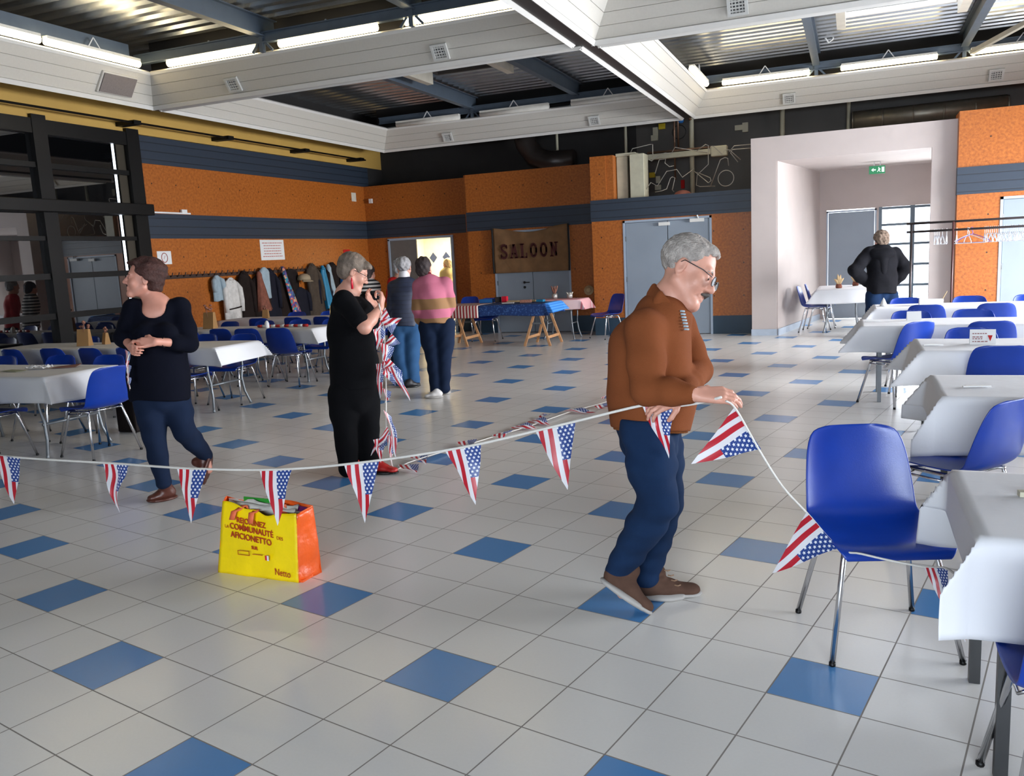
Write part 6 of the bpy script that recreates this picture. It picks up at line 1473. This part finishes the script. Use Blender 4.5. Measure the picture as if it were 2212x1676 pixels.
# ---------------- woman in black, back three-quarter, untangling the bunting
def build_black():
    f0 = onz(785, 1028); D = (f0-CAMP).dot(CF); r, off = person(f0, 'short-haired woman in black T-shirt and trousers untangling bunting, red shoes')
    A = lambda x, y, d=0: at(x, y, D+d)
    hc = A(762, 588, 0); face = vdir(.80, -.34, .30); sc = 1.10; lat = V3(CR)
    neck0, neck1 = A(748, 636, .02), A(756, 612, .01); chest, belly, hip = A(760, 690, .03), A(766, 770, .03), A(764, 835, .03)
    shN, shF = A(742, 650, -.12), A(798, 652, .20); elN, elF = A(788, 708, -.20), A(822, 700, .22); wrN, wrF = A(822, 664, -.05), A(812, 662, .14)
    hpL, hpR = A(744, 850, .0), A(786, 850, .08); knL, knR = A(748, 935, 0), A(793, 930, .08); anL, anR = A(752, 1010, 0), A(800, 1000, .08)
    s = SDF(.0065); P, Mx = head(s, hc, face, sc); s.cap(neck1, neck0, .050, .062, .03); s.path([neck0, chest, belly, hip], [.075, .11, .12, .13], .05, q=1.1, axis=lat)
    for sh, el, wr in ((shN, elN, wrN), (shF, elF, wrF)): s.cap(lerp(chest, sh, .5), sh, .055, .050, .04); s.path([sh, lerp(sh, el, .6), el, lerp(el, wr, .4), wr], [.050, .052, .046, .044, .027], .02)
    for hp, kn, an in ((hpL, knL, anL), (hpR, knR, anR)): s.cap(hip, hp, .10, .09, .04); s.path([hp, kn, an], [.09, .06, .038], .03)
    hand(s, wrN, vdir(.1, .75, .3), vdir(-.5, .5, .3), vdir(-.5, .3, .5), .75, 1.0); hand(s, wrF, vdir(-.45, .55, -.3), vdir(.5, .2, -.3), vdir(0, .7, -.5), .7, 1.0)
    s.mesh('body', 'skin', r, off)
    s = SDF(.0085); s.cap(A(752, 668, .03), A(758, 720, .03), .120, .150, .06, q=1.15, axis=lat); s.cap(A(758, 720, .03), A(764, 785, .03), .150, .160, .05, q=1.10, axis=lat); s.cap(A(764, 785, .03), A(764, 830, .03), .160, .160, .05, q=1.08, axis=lat); s.ell(A(796, 700, .10), (.09, .10, .11), None, .06)
    for sh, el in ((shN, elN), (shF, elF)): s.cap(lerp(chest, sh, .45), sh, .095, .078, .05); s.cap(sh, lerp(sh, el, .72), .080, .072, .03)
    s.cut(A(764, 842, .03), vdir(0, -1, 0)); s.cap(A(752, 632, .0), A(750, 650, .0), .07, .06, .01, sub=True); s.disp(wrinkle(.005, 22, 15)); s.mesh('tshirt', 'blackcloth', r, off)
    s = SDF(.0085); s.cap(A(764, 820, .03), A(764, 862, .03), .155, .150, .05, q=1.08, axis=lat); s.path([hpL, lerp(hpL, knL, .5), knL, anL], [.125, .115, .092, .072], .02); s.path([hpR, lerp(hpR, knR, .5), knR, anR], [.122, .112, .092, .075], .02)
    s.disp(wrinkle(.005, 26, 16, (.4, .4, 1))); s.mesh('trousers', 'blackcloth', r, off)
    g = lambda x, y: onz(x, y)
    shoe('shoe', r, off, g(742, 1020), g(752, 1010)+(g(752, 1030)-g(742, 1020))*.1+Vector((.03, .15, 0)), 'redleather', 'handle', w=.04, h=.05, vox=.007, boot=anL)
    shoe('shoe', r, off, g(800, 1020), g(862, 1024), 'redleather', 'handle', w=.042, h=.045, vox=.007, boot=anR+Vector((0, 0, -.04)))
    s = SDF(.005); s.ell(P(0, -.020, .045), np.array([.083, .103, .090])*sc, Mx, .02); s.ell(P(0, -.05, -.02), np.array([.068, .055, .055])*sc, Mx, .03); s.ell(P(.01, .068, .075), np.array([.062, .042, .032])*sc, Mx, .02)
    s.ell(P(0, .098, -.03), np.array([.10, .078, .098])*sc, Mx, .012, sub=True)
    for e in (-1, 1): s.ell(P(e*.088, .004, -.015), np.array([.03, .03, .034])*sc, Mx, .008, sub=True)
    s.disp(wrinkle(.003, 110, 17)); s.mesh('hair', 'ashhair', r, off)
    b = MB(off)
    for e in (-1, 1):
        c = V3(P(e*.033, .112, .000)); b.tube([c+sc*(.024*math.cos(a)*Mx[0]+.016*math.sin(a)*Mx[2]) for a in [k*math.pi/8 for k in range(16)]], .002, 6, closed=True); b.tube([P(e*.058, .105, .008), P(e*.084, -.002, .014)], .0025, 6)
    b.build('glasses', MT['blackmetal'], r, smooth=True)
    e = 1 if (V3(P(1, 0, 0))-V3(P(-1, 0, 0)))@V3(CF) < 0 else -1
    b = MB(off); c = V3(P(e*.086, -.004, -.04)); b.tube([c, c+np.array([0, 0, -.03]), c+np.array([0, 0, -.085])], [.003, .008, .009], 6); b.build('earring', MT['redplastic'], r, smooth=True)
    b = MB(off); q = lerp(wrN, elN, .15); b.tube([V3(q)+V3(CR)*.03*math.cos(a)+V3(CF)*.03*math.sin(a) for a in [k*math.pi/8 for k in range(16)]], .003, 6, closed=True); b.build('bracelet', MT['redleather'], r, smooth=True)
    return r, lerp(wrN, wrF, .5)+vdir(.1, 1, 0)*.06, D

# ---------------- generic standing figure seen from behind
def figure(foot, label, face, hc, sc, sh, el, wr, hp, kn, an, legs, top, bottom, hairmat, shoes=('whiteshoe', 'sole'), vox=.009, tw=(.115, .135, .14), qx=1.25, extra=None, hem=None, hands=True, hair='short', neck=None, bodymat='skin', topname='sweater', sleeve=(.066, .062, .050), lw=(.105, .075, .06)):
    f0 = onz(*foot) if len(foot) == 2 else Vector(foot); D = (f0-CAMP).dot(CF); r, off = person(f0, label); A = lambda x, y, d=0: at(x, y, D+d); lat = V3(CR)
    H = A(*hc); n0 = A(*neck) if neck else lerp(A(*sh[0]), A(*sh[1]), .5); SH = [A(*p) for p in sh]; EL = [A(*p) for p in el]; WR = [A(*p) for p in wr]; HP = [A(*p) for p in hp]
    hip = lerp(HP[0], HP[1], .5); chest = lerp(n0, hip, .28); belly = lerp(n0, hip, .65); KN = [A(*p) for p in kn]; AN = [A(*p) for p in an]
    s = SDF(vox); P, Mx = head(s, H, face, sc); s.cap(H+Vector((0, 0, -.06)), n0, .05, .06, .03); s.path([n0, chest, belly, hip], [.07, .10, .10, .11], .05, q=1.2, axis=lat)
    for i in (0, 1): s.cap(chest, SH[i], .05, .045, .04); s.path([SH[i], EL[i], WR[i]], [.042, .036, .028], .02); s.cap(hip, HP[i], .09, .08, .04); s.path([HP[i], KN[i], AN[i]], [.075, .05, .036], .03)
    if hands:
        for i in (0, 1): d = (WR[i]-EL[i]).normalized(); hand(s, WR[i], d, vdir(-.5 if i else .5, 0, -.3), vdir(0, .5, .8) if abs(d.z) < .7 else vdir(0, 0, .9), .5, .95)
    s.mesh('body', bodymat, r, off)
    s = SDF(vox); s.path([lerp(n0, chest, .35), chest, belly, lerp(belly, hip, 1.0)], [tw[0], tw[1], tw[2], tw[2]], .05, q=qx, axis=lat)
    for i in (0, 1): s.cap(lerp(chest, SH[i], .4), SH[i], .085, sleeve[0]+.006, .05); s.path([SH[i], lerp(SH[i], EL[i], .6), EL[i], lerp(EL[i], WR[i], .5), lerp(EL[i], WR[i], .95)], [sleeve[0]+.004, sleeve[0], sleeve[1], sleeve[1]-.004, sleeve[2]], .02)
    if hem: s.cut(A(*hem), vdir(0, -1, 0))
    s.disp(wrinkle(.006, 22, int(foot[0]) % 90)); s.mesh(topname, top, r, off)
    s = SDF(vox); s.cap(lerp(belly, hip, .8), hip, .12, .125, .05, q=qx, axis=lat)
    for i in (0, 1): s.path([HP[i], lerp(HP[i], KN[i], .5), KN[i], AN[i]], [lw[0], lw[0]*.93, lw[1], lw[2]], .02)
    if hem: s.cut(A(hem[0], hem[1]-12), vdir(0, 1, 0))
    s.disp(wrinkle(.005, 30, 33, (.4, .4, 1))); s.mesh('trousers', bottom, r, off)
    for i, (h_, t_) in enumerate(legs): shoe('shoe', r, off, h_, t_, shoes[0], shoes[1], w=.042, h=.05, vox=vox*.85, boot=AN[i]+Vector((0, 0, -.02)))
    s = SDF(vox*.75); s.ell(P(0, -.028, .038), np.array([.088, .102, .092])*sc, Mx, .02)
    if hair == 'curly': s.ell(P(0, -.03, .045), np.array([.108, .108, .100])*sc, Mx, .02); s.ell(P(0, -.07, -.02), np.array([.092, .06, .08])*sc, Mx, .03)
    if hair == 'bun': s.ell(P(0, -.115, .03), np.array([.045, .035, .05])*sc, Mx, .015)
    if hair in ('short', 'long'): s.ell(P(0, -.06, -.035), np.array([.075, .055, .065])*sc, Mx, .03)
    if hair == 'long': s.cap(P(0, -.05, -.03), P(0, -.04, -.14), .07, .06, .03)
    s.ell(P(0, .09, -.03), np.array([.10, .075, .105])*sc, Mx, .012, sub=True)
    for e in (-1, 1): s.ell(P(e*.09, .012, -.02), np.array([.03, .03, .034])*sc, Mx, .008, sub=True)
    s.disp(wrinkle(.005, 80, 40)); s.mesh('hair', hairmat, r, off)
    return r, off, P, Mx, D, A
def build_others():
    # quilted vest
    f = (882, 835); h1, t1 = onz(868, 836), onz(852, 826); h2, t2 = onz(876, 838), onz(908, 834)
    r, off, P, Mx, D, A = figure(f, 'silver-haired woman in quilted navy vest and blue jeans seen from behind', vdir(.15, 0, .98), (873, 578), 1.08, [(850, 620), (897, 620)], [(845, 665, -.02), (903, 665, .02)], [(852, 705, .15), (898, 705, .18)],
        [(862, 708), (892, 708)], [(865, 775), (890, 775)], [(876, 825), (893, 825)], [(onz(872, 832), onz(858, 822)), (h2, t2)], 'navyvest', 'jeanslight', 'silverhair', ('blackshoe', 'handle'), tw=(.13, .155, .15), qx=1.2, hem=(878, 706), hair='bun', neck=(874, 608), topname='vest', lw=(.118, .088, .082))
    s = SDF(.009); s.cap(A(873, 592), A(873, 603), .068, .078, .02); s.cut(A(873, 608), vdir(0, -1, 0)); s.mesh('collar', 'whitecollar', r, off)
    # pink and tan jumper
    f = (940, 858); _d = fdep(*f); zr = lambda py: at(935, py, _d).z; bands = [(zr(686), (150, 110, 72)), (zr(667), (186, 100, 124)), (zr(644), (150, 110, 72)), (zr(560), (190, 104, 128)), (2, (190, 104, 128))]
    MT['pinkknit'] = band_mat('pink_and_tan_banded_knit', bands, noise_amp=.02)
    r, off, P, Mx, D, A = figure(f, 'dark-haired woman in pink and tan banded jumper and dark jeans seen from behind', vdir(.25, 0, .95), (916, 580), 1.06, [(908, 618), (962, 615)], [(905, 668, -.03), (970, 660, .05)], [(915, 705, .2), (955, 690, .25)],
        [(926, 705), (962, 703)], [(936, 775), (960, 775)], [(942, 843), (960, 838)], [(onz(955, 858), onz(917, 861)), (onz(965, 852), onz(950, 850)+Vector((.0, .12, 0)))], 'pinkknit', 'jeansdark', 'darkhair', tw=(.135, .16, .155), qx=1.15, hem=(934, 700), neck=(925, 606), sleeve=(.085, .080, .05), lw=(.12, .082, .068))
    s = SDF(.009); s.cap(A(921, 597), A(924, 610), .070, .085, .02); s.cut(A(922, 614), vdir(.2, -1, 0)); s.disp(wrinkle(.006, 60, 5)); s.mesh('scarf', 'maroon', r, off)
    # striped jumper behind the woman in black
    MT['bwstripe'] = stripe_mat('black_and_white_stripes', (22, 20, 24), (206, 200, 196), .055, .5, 'z', .85)
    f0 = onz(800, 800); D = (f0-CAMP).dot(CF)
    figure(tuple(f0), 'person in black and white striped jumper mostly hidden behind the woman in black', vdir(.3, -.1, .9), (797, 590), 1.05, [(775, 618), (812, 618)], [(772, 655), (816, 655)], [(790, 680, .1), (812, 685, .1)],
        [(782, 700), (806, 700)], [(783, 745), (805, 745)], [(784, 790), (805, 790)], [(onz(784, 800), onz(778, 806)), (onz(806, 800), onz(812, 806))], 'bwstripe', 'jeansdark', 'darkhair', tw=(.12, .14, .13), hem=(794, 700), neck=(795, 608), vox=.011)
    f0 = onz(862, 800)
    figure(tuple(f0), 'grey-haired person in red top half hidden left of the woman in the quilted vest', vdir(.2, 0, .95), (862, 577), 1.02, [(848, 610), (880, 610)], [(842, 648), (884, 648)], [(850, 680), (876, 680)],
        [(852, 700), (875, 700)], [(853, 745), (874, 745)], [(854, 790), (873, 790)], [(onz(854, 800), onz(850, 806)), (onz(873, 800), onz(878, 806))], 'red', 'jeansdark', 'silverhair', tw=(.11, .125, .12), hem=(862, 700), neck=(863, 602), vox=.011)
    # kitchen helper
    base = ony(966, 600, 17.3); f0 = Vector((base.x, 17.3, 0)); D = (f0-CAMP).dot(CF); g = lambda x, z: (lambda p: (p.x, p.y))(Vector((0, 0)))
    def pz(x, z): # pixel column, height -> (px,py)
        d = at(x, 600, D); t = (z-d.z); return (x, 600-t*FPX/D)
    figure(tuple(f0), 'blond person in pale yellow jumper working inside the lit kitchen', vdir(-.7, -.1, .6), pz(966, 1.50), 1.0, [pz(957, 1.30), pz(978, 1.30)], [pz(954, 1.05), pz(981, 1.05)], [pz(950, .98)+(-.2,), pz(966, .98)+(-.2,)],
        [pz(960, .90), pz(974, .90)], [pz(960, .5), pz(974, .5)], [pz(960, .1), pz(974, .1)], [(f0+Vector((-.1, .1, 0)), f0+Vector((-.1, -.14, 0))), (f0+Vector((.08, .1, 0)), f0+Vector((.1, -.14, 0)))], 'palewool', 'jeansdark', 'blondhair', vox=.012, hair='long', neck=pz(967, 1.37), hem=pz(967, .86))
    # person in the black jacket, elbows out, near the corridor mouth
    D = 13.2; f0 = at(1903, 640, D); f0 = Vector((f0.x, f0.y, 0)); dd = (f0-CAMP).dot(CF); D0 = dd
    r, off, P, Mx, D, A = figure(tuple(f0), 'curly grey-haired person in black hooded jacket, elbows out, seen from behind near the corridor', vdir(.05, -.1, .98), (1903, 519), 1.10, [(1876, 548), (1933, 548)], [(1846, 584, -.05), (1956, 578, -.05)], [(1872, 612, .1), (1932, 612, .1)],
        [(1888, 640), (1922, 640)], [(1886, 700), (1924, 700)], [(1886, 750), (1926, 750)], [(f0+Vector((-.16, -.1, 0)), f0+Vector((-.16, .16, 0))), (f0+Vector((.14, -.1, 0)), f0+Vector((.16, .16, 0)))], 'jacket', 'jeans', 'curly', ('brownshoe', 'sole'), tw=(.17, .20, .20), qx=1.12, hem=(1905, 636), neck=(1904, 538), sleeve=(.10, .10, .07), vox=.010, hair='curly', topname='jacket', lw=(.13, .10, .085))
    s = SDF(.010); s.ell(A(1906, 548, -.12), (.20, .13, .10), None, .03); s.cap(A(1906, 556, -.14), A(1908, 590, -.16), .10, .05, .05); s.disp(wrinkle(.01, 24, 3)); s.mesh('hood', 'jacket', r, off)

MAN = build_man()
NAVY, navy_hands = build_navy()
BLK, blk_hands, BLK_D = build_black()
build_others()
# ================================================================ flag bunting
def flag(parent, off, p0, p1, tip, seed=0, amp=.012, lbl=None):
    """triangle between string points p0 -> p1 with its point at tip"""
    p0, p1, tip = Vector(p0), Vector(p1), Vector(tip); b = MB(off); n = (p1-p0).cross(tip-p0).normalized(); rows = []; NU, NV = 8, 14
    for j in range(NV+1):
        v = j/NV; row = []
        for i in range(NU+1):
            u = i/NU; top = p0.lerp(p1, u); w = 1-v
            p = p0.lerp(p1, .5).lerp(tip, v)+(top-p0.lerp(p1, .5))*w
            p = p+n*amp*(math.sin(5.5*v+seed)*.8+math.sin(9*(u-.5)*w+seed*1.7)*.6)*min(1, v*3)
            k = b.vert(p); uu = .5+(u-.5)*w+.0
            b.uv[k] = (uu, 1-v); row.append(k)
        rows.append(row)
    for A, B in zip(rows, rows[1:]):
        for i in range(NU): b.face((A[i], A[i+1], B[i+1], B[i]))
    o = b.build('flag', MT['flag'], parent, smooth=True)
    if lbl: o['label'] = lbl
    return o
def ribbon(parent, off, pts, w=.012, name='ribbon'):
    P_ = [Vector(p) for p in pts]; Q = []
    for i in range(len(P_)-1):
        a, b_, c, d = P_[max(i-1, 0)], P_[i], P_[i+1], P_[min(i+2, len(P_)-1)]
        for k in range(5):
            t = k/5; Q.append(.5*((2*b_)+(c-a)*t+(2*a-5*b_+4*c-d)*t*t+(3*b_-a-3*c+d)*t*t*t))
    Q.append(P_[-1]); b = MB(off); b.tube(Q, w/2, 6); return b.build(name, MT['rope'], parent, smooth=True)
# front garland: from the left edge to the man's hands, down across the near chair and under the nearest table
path = [(-160, 972, 4.75), (0, 985, 4.62), (110, 993, 4.5), (250, 1001, 4.38), (415, 1012, 4.15), (600, 1014, 3.98), (780, 999, 3.82), (1000, 966, 3.66), (1210, 918, 3.50), (1395, 874, 3.36), (1440, 878, 3.34), (1500, 872, 3.26), (1558, 858, 3.16)]
o0 = Vector((0, 0, 0)); o0 = at(1000, 966, 3.66); o0.z = 0
r1 = empty('flag_bunting', o0, 0, 'long garland of stars-and-stripes pennants stretched from the left edge to the man', 'bunting')
ribbon(r1, o0, [at(*p) for p in path])
FL = [((-20, 983, 4.63), (44, 988, 4.57), (32, 1089, 4.6)), ((222, 999, 4.42), (276, 1004, 4.36), (253, 1110, 4.39)), ((382, 1011, 4.19), (447, 1013, 4.11), (412, 1131, 4.15)),
 ((560, 1014, 4.02), (631, 1012, 3.95), (599, 1136, 3.99)), ((743, 1003, 3.85), (819, 996, 3.79), (789, 1130, 3.82)), ((960, 972, 3.70), (1039, 960, 3.64), (1029, 1090, 3.67)),
 ((1156, 931, 3.55), (1243, 912, 3.48), (1225, 1059, 3.51)), ((1388, 878, 3.37), (1457, 878, 3.32), (1443, 992, 3.35))]
for i, (a, b_, t) in enumerate(FL): flag(r1, o0, at(*a), at(*b_), at(*t), i*1.3, .008 if i not in (1, 7) else .022)
r2o = at(1700, 1050, 3.2); r2o.z = 0
r2 = empty('flag_bunting', r2o, 0, 'slack end of the pennant garland falling from the man\'s hand over the near blue chair', 'bunting')
p2 = [(1568, 866, 3.14), (1590, 884, 3.16), (1640, 972, 3.2), (1690, 1050, 3.24), (1745, 1110, 3.22), (1812, 1184, 3.10), (1860, 1196, 3.02), (1930, 1212, 2.95), (2000, 1225, 2.9), (2045, 1228, 2.84), (2080, 1262, 2.72), (2110, 1330, 2.65)]
ribbon(r2, r2o, [at(*p) for p in p2], .008)
flag(r2, r2o, at(1586, 880, 3.16), at(1644, 970, 3.2), at(1494, 1003, 3.16), 2, .010); flag(r2, r2o, at(1742, 1106, 3.21), at(1812, 1184, 3.09), at(1668, 1238, 3.12), 4, .008)
flag(r2, r2o, at(1996, 1226, 2.9), at(2047, 1228, 2.84), at(2050, 1330, 2.85), 1, .008); flag(r2, r2o, at(2062, 1310, 2.7), at(2110, 1325, 2.66), at(2084, 1388, 2.68), 1, .006)
# bundle hanging from the hands of the woman in black, its tail trailing over the floor behind the man
D = BLK_D
r3o = at(835, 900, D-.1); r3o.z = 0
r3 = empty('flag_bunting', r3o, 0, 'tangled pennant garland hanging from the hands of the woman in black onto the floor', 'bunting')
B = lambda x, y, d=-.1: at(x, y, D+d)
ribbon(r3, r3o, [B(818, 655), B(828, 700), B(832, 760), B(834, 830), B(834, 890), B(836, 940), onz(850, 1012, .02), onz(880, 1000, .02), onz(925, 985, .03), onz(985, 968, .02), onz(1060, 945, .02), onz(1150, 918, .02), onz(1230, 890, .02), onz(1310, 868, .02), onz(1400, 840, .02)], .010)
HF = [((832, 664), (850, 700), (812, 716)), ((820, 690), (846, 722), (868, 686)), ((806, 712), (838, 700), (816, 756)), ((846, 720), (866, 742), (826, 752)), ((822, 740), (852, 750), (828, 812)), ((838, 772), (866, 800), (818, 818)),
      ((812, 786), (836, 784), (820, 862)), ((826, 776), (868, 800), (884, 868)), ((824, 805), (856, 835), (842, 786)), ((826, 838), (846, 846), (834, 872)), ((828, 885), (846, 900), (860, 990)), ((836, 920), (846, 945), (800, 984)), ((834, 932), (858, 955), (846, 1004)), ((806, 950), (838, 942), (822, 1000))]
for i, (a, b_, t) in enumerate(HF): flag(r3, r3o, B(*a, -.12-.02*(i % 3)), B(*b_, -.08), B(*t, -.12+.03*(i % 2)), i*.9, .02)
GFL = [((858, 1004), (905, 1002), (900, 1024)), ((880, 985), (925, 980), (920, 1002)), ((985, 955), (1030, 948), (1018, 975)), ((1062, 940), (1108, 928), (1085, 948)), ((1100, 925), (1140, 912), (1160, 926)), ((1135, 912), (1175, 900), (1190, 918)),
       ((1158, 905), (1192, 893), (1168, 898)), ((1215, 888), (1255, 880), (1290, 892)), ((1280, 878), (1316, 868), (1312, 882)), ((1300, 858), (1318, 850), (1300, 862))]
for i, (a, b_, t) in enumerate(GFL): flag(r3, r3o, onz(*a, .03), onz(*b_, .04), onz(*t, .012), i*.7, .012)
# short strip of pennants hanging from the hands of the woman in navy
n0 = navy_hands; DN_ = (n0-CAMP).dot(CF); r4o = Vector((n0.x, n0.y, 0))
r4 = empty('flag_bunting', r4o, 0, 'short strip of pale blue pennants hanging from the hands of the woman in navy', 'bunting')
Bn = lambda x, y: at(x, y, DN_-.02)
ribbon(r4, r4o, [n0, Bn(277, 770), Bn(276, 810), Bn(281, 840)], .008)
for i, (a, b_, t) in enumerate((((270, 755), (283, 762), (275, 796)), ((271, 785), (284, 790), (278, 822)), ((273, 812), (284, 816), (280, 845)))): flag(r4, r4o, Bn(*a), Bn(*b_), Bn(*t), i, .008)
